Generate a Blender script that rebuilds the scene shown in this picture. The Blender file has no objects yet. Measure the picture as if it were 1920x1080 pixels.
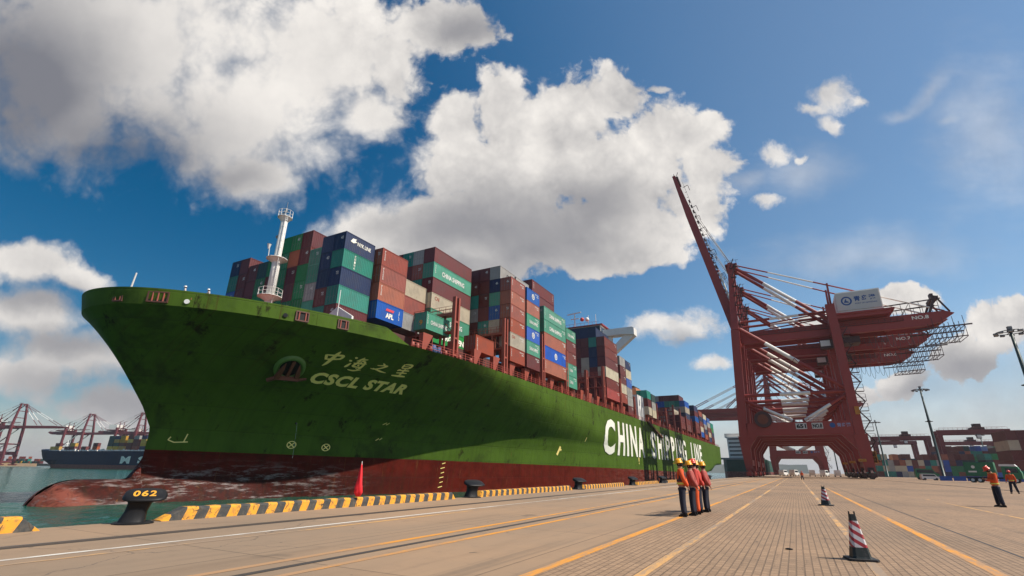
import bpy, bmesh, math, random
from mathutils import Vector, Matrix
random.seed(7)
S = bpy.context.scene
COL = S.collection
R = math.radians
PI = math.pi

# ---------------------------------------------------------------- camera
cam = bpy.data.objects.new('camera', bpy.data.cameras.new('camera'))
COL.objects.link(cam)
cam.data.sensor_width = 36
cam.data.lens = 36 * 915 / 1920
cam.data.clip_start = 0.1
cam.data.clip_end = 20000
CR = Vector((0.878487, 0.477623, 0.011715)); CU = Vector((0.156879, -0.311533, 0.937196)); CF = Vector((-0.451276, 0.821476, 0.348606))
cam.matrix_world = Matrix(((CR.x, CU.x, -CF.x, 0), (CR.y, CU.y, -CF.y, 0), (CR.z, CU.z, -CF.z, 1.38), (0, 0, 0, 1)))
S.camera = cam

# ---------------------------------------------------------------- sun, exposure
SUN_EL, SUN_AZ = R(50), R(11)            # azimuth measured from +X towards +Y
sd = Vector((math.cos(SUN_EL) * math.cos(SUN_AZ), math.cos(SUN_EL) * math.sin(SUN_AZ), math.sin(SUN_EL)))
sl = bpy.data.lights.new('sun', 'SUN'); sl.energy = 5.0; sl.angle = R(0.53); sl.color = (1.0, 0.93, 0.82)
so = bpy.data.objects.new('sun', sl); COL.objects.link(so)
so.rotation_euler = sd.to_track_quat('Z', 'Y').to_euler()
S.view_settings.view_transform = 'Standard'; S.view_settings.look = 'None'
S.view_settings.gamma = 1; S.view_settings.exposure = 0.32
S.cycles.max_bounces = 5; S.cycles.caustics_reflective = False; S.cycles.caustics_refractive = False

# ---------------------------------------------------------------- node helper
class NT:
    def __init__(s, tree):
        s.t = tree; s.n = tree.nodes; s.l = tree.links
    def new(s, typ, **kw):
        nd = s.n.new(typ)
        for k, v in kw.items():
            setattr(nd, k, v)
        return nd
    def put(s, sock, v):
        if isinstance(v, bpy.types.NodeSocket): s.l.new(v, sock)
        elif v is not None: sock.default_value = v
    def math(s, op, a, b=None, c=None, clamp=False):
        nd = s.new('ShaderNodeMath', operation=op, use_clamp=clamp)
        s.put(nd.inputs[0], a); s.put(nd.inputs[1], b); s.put(nd.inputs[2], c)
        return nd.outputs[0]
    def vec(s, op, a, b=None, scale=None):
        nd = s.new('ShaderNodeVectorMath', operation=op)
        s.put(nd.inputs[0], a); s.put(nd.inputs[1], b)
        if scale is not None: s.put(nd.inputs['Scale'], scale)
        return nd.outputs['Value'] if op in ('LENGTH', 'DOT_PRODUCT', 'DISTANCE') else nd.outputs['Vector']
    def noise(s, v, scale=1, detail=4, rough=.55, dist=0, col=False):
        nd = s.new('ShaderNodeTexNoise')
        s.put(nd.inputs['Vector'], v); s.put(nd.inputs['Scale'], scale); s.put(nd.inputs['Detail'], detail)
        s.put(nd.inputs['Roughness'], rough); s.put(nd.inputs['Distortion'], dist)
        return nd.outputs['Color' if col else 'Fac']
    def ramp(s, v, a, b, smooth=True):
        nd = s.new('ShaderNodeMapRange', interpolation_type='SMOOTHSTEP' if smooth else 'LINEAR')
        s.put(nd.inputs['Value'], v); s.put(nd.inputs['From Min'], a); s.put(nd.inputs['From Max'], b)
        return nd.outputs['Result']
    def mix(s, f, a, b):
        nd = s.new('ShaderNodeMix', data_type='RGBA')
        s.put(nd.inputs[0], f)
        for i, v in ((6, a), (7, b)):
            if isinstance(v, (tuple, list)): v = tuple(v) + ((1,) if len(v) == 3 else ())
            s.put(nd.inputs[i], v)
        return nd.outputs[2]
    def map(s, v, loc=(0, 0, 0), rot=(0, 0, 0), scale=(1, 1, 1), typ='POINT'):
        nd = s.new('ShaderNodeMapping', vector_type=typ)
        s.put(nd.inputs['Vector'], v)
        if typ != 'VECTOR' and 'Location' in nd.inputs: nd.inputs['Location'].default_value = loc
        nd.inputs['Rotation'].default_value = rot; nd.inputs['Scale'].default_value = scale
        return nd.outputs[0]

# ---------------------------------------------------------------- world: Nishita sky with cumulus clouds by direction
W = bpy.data.worlds.new('World'); S.world = W; W.use_nodes = True
w = NT(W.node_tree); w.n.clear()
sky = w.new('ShaderNodeTexSky', sky_type='NISHITA'); sky.sun_disc = False
sky.sun_elevation = SUN_EL; sky.sun_rotation = PI / 2 - SUN_AZ
sky.air_density = 1.0; sky.dust_density = 0.45; sky.ozone_density = 2.6
bg1 = w.new('ShaderNodeBackground'); bg1.inputs['Strength'].default_value = 0.080
hs = w.new('ShaderNodeHueSaturation'); hs.inputs['Saturation'].default_value = 1.25; hs.inputs['Value'].default_value = 1.0
w.l.new(sky.outputs[0], hs.inputs['Color'])
_sx = w.new('ShaderNodeSeparateXYZ'); w.put(_sx.inputs[0], w.new('ShaderNodeTexCoord').outputs['Generated'])
w.put(hs.inputs['Value'], w.math('ADD', .70, w.math('MULTIPLY', w.ramp(_sx.outputs[0], -.95, -.05), .56)))
w.put(hs.inputs['Saturation'], w.math('SUBTRACT', 1.50, w.math('MULTIPLY', w.ramp(_sx.outputs[0], -.85, .20), .42)))
hs.inputs['Hue'].default_value = .491; w.l.new(hs.outputs[0], bg1.inputs['Color'])
dirv = w.new('ShaderNodeTexCoord').outputs['Generated']
dF = w.math('MAXIMUM', w.math('ABSOLUTE', w.vec('DOT_PRODUCT', dirv, tuple(CF))), .08)
cu = w.math('DIVIDE', w.vec('DOT_PRODUCT', dirv, tuple(CR)), dF)
cv = w.math('DIVIDE', w.vec('DOT_PRODUCT', dirv, tuple(CU)), dF)
cmb = w.new('ShaderNodeCombineXYZ'); w.put(cmb.inputs[0], cu); w.put(cmb.inputs[1], cv)
UV = cmb.outputs[0]
# (centre x, centre y, half width, half height, tilt, strength) of each cloud lobe, in thousandths of a radian-like unit
def q(x, y, rx, ry, a=0): return ((x - 960) / 915, (540 - y) / 915, rx / 915, ry / 915, R(a))
CUM = [q(*a) for a in [
    (200, 60, 470, 250), (430, 210, 270, 165, -12), (600, 110, 240, 175), (690, 215, 100, 62, -20), (830, 50, 125, 75), (110, 180, 190, 150), (480, 330, 100, 62, -15), (740, 120, 60, 110),
    (935, 190, 62, 68), (1075, 215, 100, 95), (1165, 175, 82, 70), (1245, 235, 60, 55), (850, 235, 60, 62), (1030, 320, 265, 120), (1320, 250, 62, 50), (1330, 320, 70, 62),
    (900, 420, 230, 110, 12), (700, 425, 120, 52, 10), (1190, 430, 105, 88), (1300, 380, 80, 62), (960, 480, 100, 60), (780, 480, 210, 52),
    (850, 320, 95, 95), (1010, 255, 150, 95), (1190, 330, 150, 105), (1090, 430, 160, 80), (960, 370, 150, 110), (1100, 490, 90, 40), (820, 440, 160, 70), (1240, 250, 90, 80), (1000, 470, 120, 50), (1180, 480, 110, 50),
    (70, 495, 110, 48), (150, 520, 62, 30), (60, 590, 130, 55), (140, 660, 180, 62), (60, 700, 130, 60), (250, 760, 200, 50),
    (1690, 570, 75, 30), (1880, 610, 80, 60), (1930, 580, 60, 40),
    (1800, 680, 90, 56), (1700, 722, 60, 36), (1600, 740, 60, 26), (1545, 600, 60, 26)]]
PUFFS = [q(*a) for a in [(1562, 188, 62, 40, 10), (1530, 208, 50, 18), (1605, 190, 34, 16), (1562, 240, 30, 26), (1453, 296, 56, 32), (1500, 304, 24, 14), (1285, 622, 100, 42, 4), (1232, 615, 60, 34), (1335, 693, 48, 22), (1440, 380, 40, 14), (1235, 160, 30, 10)]]
WISP = [q(*a) for a in [(1740, 165, 90, 26, 35), (1690, 200, 50, 18, 25), (1780, 215, 40, 14), (1860, 250, 160, 200), (1400, 345, 60, 30), (90, 30, 60, 20), (1500, 330, 120, 60), (1640, 480, 300, 60)]]
DARK = [q(*a) for a in [(20, 170, 260, 260), (230, 270, 260, 110, -12), (420, 330, 110, 50), (880, 40, 80, 50), (1000, 440, 220, 90, -8), (860, 430, 150, 60), (1120, 390, 100, 60),
                        (80, 560, 170, 36), (120, 640, 200, 40), (200, 730, 260, 70), (1850, 700, 170, 50), (1730, 740, 100, 30), (1290, 650, 60, 20), (820, 500, 200, 40)]]
nz = w.noise(UV, 5.5, 7, .58, 0, col=True)
warp = w.vec('SCALE', w.vec('SUBTRACT', nz, (.5, .5, .5)), scale=.10)
UVW = w.vec('ADD', UV, warp)
def lobes(coord, L, k=.28):
    acc = None
    for (x, y, rx, ry, a) in L:
        d = w.vec('LENGTH', w.map(coord, (x, y, 0), (0, 0, a), (rx, ry, 1), 'TEXTURE'))
        acc = d if acc is None else w.math('SMOOTH_MIN', acc, d, k)
    return acc
fbm = w.noise(UV, 9, 9, .60)
vor = w.new('ShaderNodeTexVoronoi', feature='SMOOTH_F1'); w.put(vor.inputs['Vector'], UVW); vor.inputs['Scale'].default_value = 22
vor.inputs['Smoothness'].default_value = .6; vor.inputs['Detail'].default_value = 2.5; vor.inputs['Roughness'].default_value = .6
def density(coord):
    return w.math('SUBTRACT', 1.17, lobes(coord, CUM))
sft = w.ramp(w.math('SUBTRACT', 1.3, lobes(UVW, [q(*a) for a in [(250, 200, 520, 330), (560, 300, 240, 170), (90, 650, 240, 160)]], .3)), .0, .8)
vor2 = w.new('ShaderNodeTexVoronoi', feature='SMOOTH_F1'); w.put(vor2.inputs['Vector'], w.vec('ADD', UV, w.vec('SCALE', warp, scale=.55))); vor2.inputs['Scale'].default_value = 8.5
vor2.inputs['Smoothness'].default_value = .45; vor2.inputs['Detail'].default_value = 1.0
puff = w.math('ADD', w.math('MULTIPLY', w.math('SUBTRACT', .48, vor2.outputs['Distance']), .85), w.math('MULTIPLY', w.math('SUBTRACT', .42, vor.outputs['Distance']), .45))
det = w.math('ADD', w.math('MULTIPLY', w.math('SUBTRACT', fbm, .5), .70), w.math('MULTIPLY', puff, .55))
det = w.math('ADD', det, w.math('MULTIPLY', w.math('SUBTRACT', w.noise(UVW, 30, 6, .60), .5), w.math('SUBTRACT', .66, w.math('MULTIPLY', sft, .46))))
D0 = density(UVW)
sft0 = w.ramp(w.math('SUBTRACT', 1.3, lobes(UVW, [q(*a) for a in [(250, 200, 520, 330), (560, 300, 240, 170), (90, 650, 240, 160)]], .3)), .0, .8)
D = w.math('ADD', D0, det)
alpha = w.new('ShaderNodeMapRange', interpolation_type='SMOOTHSTEP')
w.put(alpha.inputs['Value'], D); w.put(alpha.inputs['From Min'], w.math('SUBTRACT', -.10, w.math('MULTIPLY', sft, .10))); w.put(alpha.inputs['From Max'], w.math('ADD', .20, w.math('MULTIPLY', sft, .36)))
front = w.ramp(w.vec('DOT_PRODUCT', dirv, tuple(CF)), -.05, .22)
pd = w.math('ADD', w.math('MULTIPLY', w.math('SUBTRACT', 1.0, lobes(UVW, PUFFS, .2)), 1.1), w.math('ADD', w.math('MULTIPLY', w.math('SUBTRACT', fbm, .5), .7), w.math('MULTIPLY', w.math('SUBTRACT', w.noise(UVW, 22, 7, .66), .5), 1.7)))
alpha = w.math('MULTIPLY', w.math('MAXIMUM', alpha.outputs['Result'], w.math('MULTIPLY', w.ramp(pd, .05, .85), .92)), front)
wis = w.math('MULTIPLY', w.ramp(w.math('ADD', w.math('SUBTRACT', 1.0, lobes(UVW, WISP)), w.math('SUBTRACT', w.noise(w.map(UV, scale=(1, 2.2, 1)), 8, 8, .62), .5)), -.1, 1.1), .34)
# horizon haze band
sepd = w.new('ShaderNodeSeparateXYZ'); w.put(sepd.inputs[0], dirv)
el = sepd.outputs[2]
hzt = w.math('ADD', .20, w.math('MULTIPLY', w.math('MAXIMUM', sepd.outputs[0], -.2), .30))
hz = w.new('ShaderNodeMapRange', interpolation_type='SMOOTHSTEP'); w.put(hz.inputs['Value'], w.math('ADD', el, w.math('MULTIPLY', w.math('SUBTRACT', fbm, .5), .12)))
w.put(hz.inputs['From Min'], -.02); w.put(hz.inputs['From Max'], hzt); hz = w.math('MULTIPLY', w.math('SUBTRACT', 1, hz.outputs['Result']), .85)
A = w.math('MAXIMUM', w.math('MAXIMUM', alpha, wis), hz)
# shading: relief from a second noise sample shifted towards the sun, plus grey undersides
SH = w.vec('ADD', UV, (.045, .05, 0))
fb2 = w.noise(SH, 9, 9, .60)
rel = w.math('MULTIPLY', w.math('SUBTRACT', fbm, fb2), w.math('SUBTRACT', .50, w.math('MULTIPLY', sft, .30)))
nlow = w.math('MULTIPLY', w.math('SUBTRACT', w.noise(UVW, 2.3, 3, .5), .5), .7)
dk = w.ramp(w.math('ADD', w.math('SUBTRACT', 1.35, lobes(UVW, DARK, .35)), w.math('MULTIPLY', nlow, .55)), -.25, 1.25)
edge = w.math('SUBTRACT', 1, w.ramp(D, .1, 1.0))
calm = w.math('SUBTRACT', 1, w.math('MULTIPLY', dk, .80))
pf = w.math('MULTIPLY', w.math('MULTIPLY', puff, calm), w.math('SUBTRACT', .36, w.math('MULTIPLY', sft, .24)))
lum = w.math('ADD', w.math('ADD', w.math('ADD', .82, w.math('MULTIPLY', rel, calm)), pf), w.math('MULTIPLY', edge, .06))
lum = w.math('SUBTRACT', lum, w.math('MULTIPLY', dk, .52))
lum = w.math('SUBTRACT', lum, w.math('MULTIPLY', w.ramp(w.math('SUBTRACT', 1.2, lobes(UVW, [q(*a) for a in [(-40, 170, 330, 230), (150, 300, 260, 60)]], .3)), 0, 1), .20))
lum = w.math('MINIMUM', w.math('MAXIMUM', lum, .10), 1.0)
ccol = w.mix(w.ramp(lum, .18, .92, False), (0.20, 0.205, 0.235), (0.95, 0.905, 0.85))
hcol = w.mix(w.ramp(el, .0, .30), (0.40, 0.39, 0.41), (0.47, 0.48, 0.52))
ccol = w.mix(w.math('MULTIPLY', hz, w.math('SUBTRACT', 1.05, w.math('MULTIPLY', alpha, .6))), ccol, hcol)
bg2 = w.new('ShaderNodeBackground'); w.put(bg2.inputs['Color'], ccol); bg2.inputs['Strength'].default_value = 0.84
ms = w.new('ShaderNodeMixShader'); w.put(ms.inputs[0], A)
w.l.new(bg1.outputs[0], ms.inputs[1]); w.l.new(bg2.outputs[0], ms.inputs[2])
wo = w.new('ShaderNodeOutputWorld'); w.l.new(ms.outputs[0], wo.inputs[0])
try:
    W.cycles.sampling_method = 'MANUAL'; W.cycles.sample_map_resolution = 512
except Exception: pass

# ---------------------------------------------------------------- materials
def newmat(name):
    m = bpy.data.materials.new(name); m.use_nodes = True
    t = NT(m.node_tree); t.n.clear()
    out = t.new('ShaderNodeOutputMaterial'); p = t.new('ShaderNodeBsdfPrincipled')
    t.l.new(p.outputs[0], out.inputs[0])
    return m, t, p
def obc(t): return t.new('ShaderNodeTexCoord').outputs['Object']
MATS = {}
def paint(name, col, rough=.5, dirt=.35, rust=.0, metal=0.0, scale=1.0, rnd=0.0, bump=0.0):
    if name in MATS: return MATS[name]
    m, t, p = newmat(name)
    co = obc(t)
    n1 = t.noise(co, .55 * scale, 6, .65)
    n2 = t.noise(t.map(co, scale=(2.2 * scale, 2.2 * scale, .35 * scale)), 1.6, 5, .6)
    dcol = tuple(c * .45 + .02 for c in col)
    f = t.math('MULTIPLY', t.ramp(n1, .40, .78), dirt)
    c = t.mix(f, col, dcol)
    c = t.mix(t.math('MULTIPLY', t.ramp(n2, .50, .80), dirt * .8), c, tuple(min(1, x * .88 + .02) for x in col))
    if rust > 0:
        n3 = t.noise(t.map(co, scale=(1.5 * scale, 1.5 * scale, .5 * scale)), 2.3, 7, .7)
        c = t.mix(t.math('MULTIPLY', t.ramp(n3, .60, .72), rust), c, (.11, .045, .02))
    if rnd > 0:
        oi = t.new('ShaderNodeObjectInfo').outputs['Random']
        hsv = t.new('ShaderNodeHueSaturation'); t.put(hsv.inputs['Color'], c)
        t.put(hsv.inputs['Value'], t.math('ADD', 1 - rnd, t.math('MULTIPLY', oi, 2 * rnd)))
        t.put(hsv.inputs['Hue'], t.math('ADD', .5 - rnd * .04, t.math('MULTIPLY', oi, rnd * .08)))
        t.put(hsv.inputs['Saturation'], t.math('ADD', 1 - rnd * .5, t.math('MULTIPLY', t.math('FRACT', t.math('MULTIPLY', oi, 7.31)), rnd)))
        c = hsv.outputs[0]
    t.put(p.inputs['Base Color'], c)
    t.put(p.inputs['Roughness'], t.math('ADD', rough - .08, t.math('MULTIPLY', n1, .2)))
    p.inputs['Metallic'].default_value = metal
    if bump:
        b = t.new('ShaderNodeBump'); b.inputs['Strength'].default_value = bump; b.inputs['Distance'].default_value = .02
        t.put(b.inputs['Height'], t.noise(co, 12 * scale, 5, .6)); t.l.new(b.outputs[0], p.inputs['Normal'])
    MATS[name] = m
    return m

CC = {'M': (.130, .024, .020), 'R': (.30, .075, .040), 'D': (.34, .035, .022), 'N': (.012, .024, .080), 'B': (.006, .085, .36),
      'T': (.012, .20, .145), 'S': (.065, .25, .165), 'G': (.010, .185, .050), 'g': (.012, .24, .045), 'W': (.30, .29, .27),
      'C': (.46, .40, .29), 'K': (.02, .055, .05), 'E': (.0, .27, .05), 'Y': (.55, .30, .03)}
CN = {'M': 'maroon', 'R': 'brick-red', 'D': 'bright red', 'N': 'navy', 'B': 'blue', 'T': 'teal', 'S': 'sea-green', 'G': 'dark green', 'g': 'bright green',
      'W': 'grey', 'C': 'cream', 'K': 'blackish green', 'E': 'vivid green', 'Y': 'yellow'}
for k, v in CC.items(): paint('container_' + CN[k].replace(' ', '_').replace('-', '_'), v, .48, .60, .55, scale=.9, rnd=.20)
def cmat(k): return MATS['container_' + CN[k].replace(' ', '_').replace('-', '_')]
M_CR = paint('crane_red', (.27, .026, .016), .5, .35, .10, scale=.4)
M_CRF = paint('crane_far_red', (.135, .022, .028), .55, .35, .10, scale=.4)  # darker, more purple red for the cranes across the water
M_CRD = paint('crane_dark', (.05, .018, .016), .6, .3, .2)
M_CW = paint('crane_white', (.78, .74, .68), .5, .30, .10, scale=.6)
M_RED = paint('deck_red', (.30, .065, .04), .55, .4, .35)
M_WHITE = paint('white_paint', (.72, .70, .66), .5, .22, .12)
M_LET = paint('letter_white', (.78, .76, .66), .55, .22, .0)
M_LETY = paint('letter_cream', (.95, .74, .24), .55, .18, .10)
M_BLK = paint('black_steel', (.010, .010, .011), .45, .3, .15)
M_BLK.node_tree.nodes['Principled BSDF'].inputs['Specular IOR Level'].default_value = .2
M_DARK = paint('dark_opening', (.012, .011, .010), .8, .2, 0)
M_GRY = paint('grey_steel', (.20, .20, .20), .5, .3, .2)
M_YEL = paint('yellow_paint', (.72, .33, .02), .55, .35, .05, scale=3)
M_ORG = paint('orange_cloth', (.75, .10, .02), .85, .2, 0, scale=8)
M_REDC = paint('red_cloth', (.62, .045, .03), .8, .2, 0, scale=8)
M_NAVYC = paint('navy_cloth', (.010, .012, .026), .85, .3, 0, scale=8)
M_SKIN = paint('skin', (.34, .18, .12), .6, .1, 0, scale=10)
M_HELY = paint('helmet_yellow', (.80, .36, .01), .3, .1, 0, scale=10)
M_HELR = paint('helmet_red', (.65, .05, .02), .3, .1, 0, scale=10)
M_BLU = paint('blue_paint', (.01, .07, .32), .5, .2, 0)
M_GLS = paint('dark_glass', (.012, .02, .03), .12, .1, 0)
M_RUB = paint('black_rubber', (.022, .021, .021), .7, .3, 0, scale=6)
M_LIME = paint('reflective_tape', (.62, .60, .10), .4, .1, 0)
M_GRN = paint('truck_green', (.015, .15, .06), .45, .3, .1)

def hullmat(name, top, bottom, zb, slope, y0, worn=1.0):
    m, t, p = newmat(name)
    co = obc(t)
    sp = t.new('ShaderNodeSeparateXYZ'); t.put(sp.inputs[0], co); Y, Z = sp.outputs[1], sp.outputs[2]
    zl = t.math('SUBTRACT', zb, t.math('MULTIPLY', t.math('SUBTRACT', Y, y0), slope))
    jit = t.math('MULTIPLY', t.math('SUBTRACT', t.noise(co, 1.5, 4, .6), .5), .08)
    isg = t.math('GREATER_THAN', t.math('ADD', Z, jit), zl)
    n1 = t.noise(co, .12, 6, .65); n2 = t.noise(t.map(co, scale=(.8, .8, .08)), 1.0, 7, .68)
    blot = t.noise(t.map(co, scale=(.35, .35, .22)), 1.0, 8, .72)
    g = t.mix(t.ramp(n1, .35, .75), top, tuple(c * .72 for c in top))
    g = t.mix(t.math('MULTIPLY', t.ramp(n2, .52, .76), .38), g, tuple(c * .5 + .008 for c in top))
    g = t.mix(t.math('MULTIPLY', t.ramp(blot, .57, .66), .85 * worn), g, (.016, .010, .006))
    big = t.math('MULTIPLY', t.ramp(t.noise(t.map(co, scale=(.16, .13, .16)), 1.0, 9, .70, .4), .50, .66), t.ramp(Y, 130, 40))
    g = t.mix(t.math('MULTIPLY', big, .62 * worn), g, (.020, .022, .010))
    # rust weeps that start under the deck edge and openings
    st = t.noise(t.map(co, scale=(1.6, 1.6, .05)), 1.0, 5, .7)
    g = t.mix(t.math('MULTIPLY', t.math('MULTIPLY', t.ramp(st, .62, .72), t.ramp(n1, .4, .6)), .55 * worn), g, (.12, .055, .018))
    r = t.mix(t.ramp(t.noise(co, .5, 6, .7), .35, .7), bottom, tuple(c * .62 for c in bottom))
    knk = t.math('MULTIPLY', t.ramp(Z, 8.5, 17.2), t.ramp(t.noise(t.map(co, scale=(0, 1.1, .03)), 1.0, 6, .75), .55, .66))
    g = t.mix(t.math('MULTIPLY', knk, .62 * worn), g, (.060, .026, .010))
    # scraped paint: long horizontal scuffs low on the bow, pale at the bulb nose
    sc = t.noise(t.map(co, scale=(.5, .16, 1.3)), 1.6, 9, .74)
    blk = t.math('MULTIPLY', t.math('MULTIPLY', t.ramp(Y, 78, 48), t.ramp(t.math('ADD', Z, t.math('MULTIPLY', t.noise(co, .5, 5, .6), 1.8)), 2.2, .6)), worn * .90)
    r = t.mix(blk, r, t.mix(t.ramp(t.noise(co, 1.3, 6, .7), .4, .65), (.050, .012, .009), (.020, .010, .009)))
    near = t.math('MULTIPLY', t.ramp(Y, 62, 46), t.ramp(Z, 2.6, -.2))
    r = t.mix(t.math('MULTIPLY', t.math('MULTIPLY', t.ramp(sc, .50, .62), near), .70 * worn), r, (.26, .22, .21))
    nose = t.math('MULTIPLY', t.ramp(t.math('ADD', Y, t.math('MULTIPLY', Z, 1.3)), 24.2, 22.8), worn)
    r = t.mix(t.math('MULTIPLY', nose, t.ramp(t.noise(t.map(co, scale=(1, .6, 1)), 1.1, 7, .7, 1.0), .30, .60)), r, (.19, .055, .038))
    far = t.math('MULTIPLY', t.ramp(Y, 110, 240), .55)
    r = t.mix(t.math('MULTIPLY', far, t.ramp(sc, .42, .62)), r, (.36, .20, .16))
    r = t.mix(t.math('MULTIPLY', t.ramp(st, .60, .70), .35), r, (.24, .10, .03))
    seam = t.new('ShaderNodeTexBrick'); cs_ = t.new('ShaderNodeCombineXYZ'); t.put(cs_.inputs[0], Y); t.put(cs_.inputs[1], Z); t.put(seam.inputs['Vector'], cs_.outputs[0])
    seam.inputs['Scale'].default_value = 1; seam.inputs['Brick Width'].default_value = 11; seam.inputs['Row Height'].default_value = 2.7; seam.inputs['Mortar Size'].default_value = .035
    allc = t.mix(isg, r, g)
    allc = t.mix(t.math('MULTIPLY', seam.outputs['Fac'], .28), allc, (.02, .015, .01))
    frs = t.math('MULTIPLY', t.ramp(t.noise(t.map(co, scale=(0, 1.35, .02)), 1.0, 2, .5), .45, .7), .16)
    allc = t.mix(frs, allc, (.02, .03, .01))
    t.put(p.inputs['Base Color'], allc)
    t.put(p.inputs['Roughness'], t.math('ADD', .46, t.math('MULTIPLY', n2, .22))); p.inputs['Specular IOR Level'].default_value = .06
    br = t.new('ShaderNodeTexBrick'); t.put(br.inputs['Vector'], t.map(co, rot=(0, 0, 0), scale=(1, 1, 1)))
    cx = t.new('ShaderNodeCombineXYZ'); t.put(cx.inputs[0], Y); t.put(cx.inputs[1], Z); t.put(br.inputs['Vector'], cx.outputs[0])
    br.inputs['Scale'].default_value = 1; br.inputs['Brick Width'].default_value = 11; br.inputs['Row Height'].default_value = 2.7
    br.inputs['Mortar Size'].default_value = .05; br.inputs['Mortar Smooth'].default_value = 1
    h = t.math('ADD', t.math('MULTIPLY', br.outputs['Fac'], -.5), t.math('MULTIPLY', t.noise(co, .45, 4, .5), 1.4))
    b = t.new('ShaderNodeBump'); b.inputs['Strength'].default_value = .5; b.inputs['Distance'].default_value = .14
    t.put(b.inputs['Height'], t.math('ADD', h, t.math('MULTIPLY', t.noise(t.map(co, scale=(0, 1.3, .25)), 1.0, 2, .5), .5))); t.l.new(b.outputs[0], p.inputs['Normal'])
    return m
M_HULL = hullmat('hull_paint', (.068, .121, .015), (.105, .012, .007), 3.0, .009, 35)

def groundmat(name, c1, c2, pavers=False):
    m, t, p = newmat(name); co = obc(t)
    a = t.noise(co, .09, 6, .6); b = t.noise(t.map(co, scale=(1, .12, 1)), .8, 7, .65); c = t.noise(co, 3.0, 8, .7)
    col = t.mix(t.ramp(a, .35, .68), c1, c2)
    col = t.mix(t.math('MULTIPLY', t.ramp(b, .50, .74), .45), col, tuple(x * .55 for x in c1))
    col = t.mix(t.math('MULTIPLY', t.ramp(c, .5, .75), .30), col, tuple(x * .6 for x in c2))
    spot = t.noise(co, .55, 3, .5)
    col = t.mix(t.math('MULTIPLY', t.ramp(spot, .66, .73), .5), col, (.08, .06, .045))
    tyre = t.math('MULTIPLY', t.ramp(t.noise(t.map(co, rot=(0, 0, .06), scale=(2.6, .035, 1)), 1.0, 5, .6), .54, .70), t.ramp(t.noise(t.map(co, scale=(.2, .05, 1)), 1.0, 3, .5), .42, .58))
    col = t.mix(t.math('MULTIPLY', tyre, .42), col, (.10, .075, .055))
    drops = t.noise(co, 2.4, 2, .5)
    col = t.mix(t.math('MULTIPLY', t.ramp(drops, .745, .77), .7), col, (.05, .04, .032))
    bm = t.new('ShaderNodeBump'); bm.inputs['Distance'].default_value = .02
    if pavers:
        br = t.new('ShaderNodeTexBrick'); t.put(br.inputs['Vector'], t.map(co, rot=(0, 0, PI / 2)))
        br.inputs['Scale'].default_value = 1; br.inputs['Brick Width'].default_value = .225; br.inputs['Row Height'].default_value = .1125
        br.inputs['Mortar Size'].default_value = .012; br.inputs['Mortar Smooth'].default_value = .3
        for i, v in ((1, .78), (2, 1.0)): br.inputs[i].default_value = (v, v, v, 1)
        br.inputs['Mortar'].default_value = (.50, .50, .50, 1)
        # rows of worn, dirt-filled joints
        wob = t.vec('ADD', co, t.vec('SCALE', t.noise(co, .8, 3, .5, col=True), scale=.22))
        br2 = t.new('ShaderNodeTexBrick'); t.put(br2.inputs['Vector'], t.map(wob, rot=(0, 0, PI / 2)))
        br2.inputs['Scale'].default_value = 1; br2.inputs['Brick Width'].default_value = .9; br2.inputs['Row Height'].default_value = .45
        br2.inputs['Mortar Size'].default_value = .022; br2.inputs['Mortar Smooth'].default_value = .8
        for i in (1, 2): br2.inputs[i].default_value = (1, 1, 1, 1)
        br2.inputs['Mortar'].default_value = (.74, .74, .74, 1)
        mx = t.new('ShaderNodeMix', data_type='RGBA', blend_type='MULTIPLY'); mx.inputs[0].default_value = .9
        t.put(mx.inputs[6], col); t.put(mx.inputs[7], br.outputs['Color'])
        mx2 = t.new('ShaderNodeMix', data_type='RGBA', blend_type='MULTIPLY'); t.put(mx2.inputs[0], t.math('MULTIPLY', t.ramp(b, .35, .60), .9))
        t.put(mx2.inputs[6], mx.outputs[2]); t.put(mx2.inputs[7], br2.outputs['Color'])
        col = mx2.outputs[2]
        t.put(bm.inputs['Height'], t.math('ADD', t.math('MULTIPLY', br.outputs['Fac'], -.7), t.math('MULTIPLY', c, .3))); bm.inputs['Strength'].default_value = .7
    else:
        br = t.new('ShaderNodeTexBrick'); t.put(br.inputs['Vector'], co)
        br.offset = 0; br.inputs['Scale'].default_value = 1; br.inputs['Brick Width'].default_value = 4.1; br.inputs['Row Height'].default_value = 6.0
        br.inputs['Mortar Size'].default_value = .02
        for i, v in ((1, .93), (2, 1.0)): br.inputs[i].default_value = (v, v, v, 1)
        br.inputs['Mortar'].default_value = (.5, .5, .5, 1)
        mx = t.new('ShaderNodeMix', data_type='RGBA', blend_type='MULTIPLY'); mx.inputs[0].default_value = .8
        t.put(mx.inputs[6], col); t.put(mx.inputs[7], br.outputs['Color']); col = mx.outputs[2]
        # hairline cracks
        v = t.new('ShaderNodeTexVoronoi', feature='DISTANCE_TO_EDGE'); t.put(v.inputs['Vector'], t.vec('ADD', co, t.vec('SCALE', t.noise(co, 1.3, 5, .6, col=True), scale=.8))); v.inputs['Scale'].default_value = .22
        col = t.mix(t.math('MULTIPLY', t.math('LESS_THAN', v.outputs['Distance'], .004), t.math('MULTIPLY', t.ramp(a, .45, .6), .5)), col, (.07, .055, .045))
        t.put(bm.inputs['Height'], c); bm.inputs['Strength'].default_value = .3
    t.l.new(bm.outputs[0], p.inputs['Normal'])
    t.put(p.inputs['Base Color'], col); p.inputs['Roughness'].default_value = .85
    return m
M_CONC = groundmat('concrete_apron', (.330, .208, .120), (.235, .165, .108))
M_PAVE = groundmat('block_paving', (.345, .215, .125), (.245, .160, .098), True)

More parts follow.
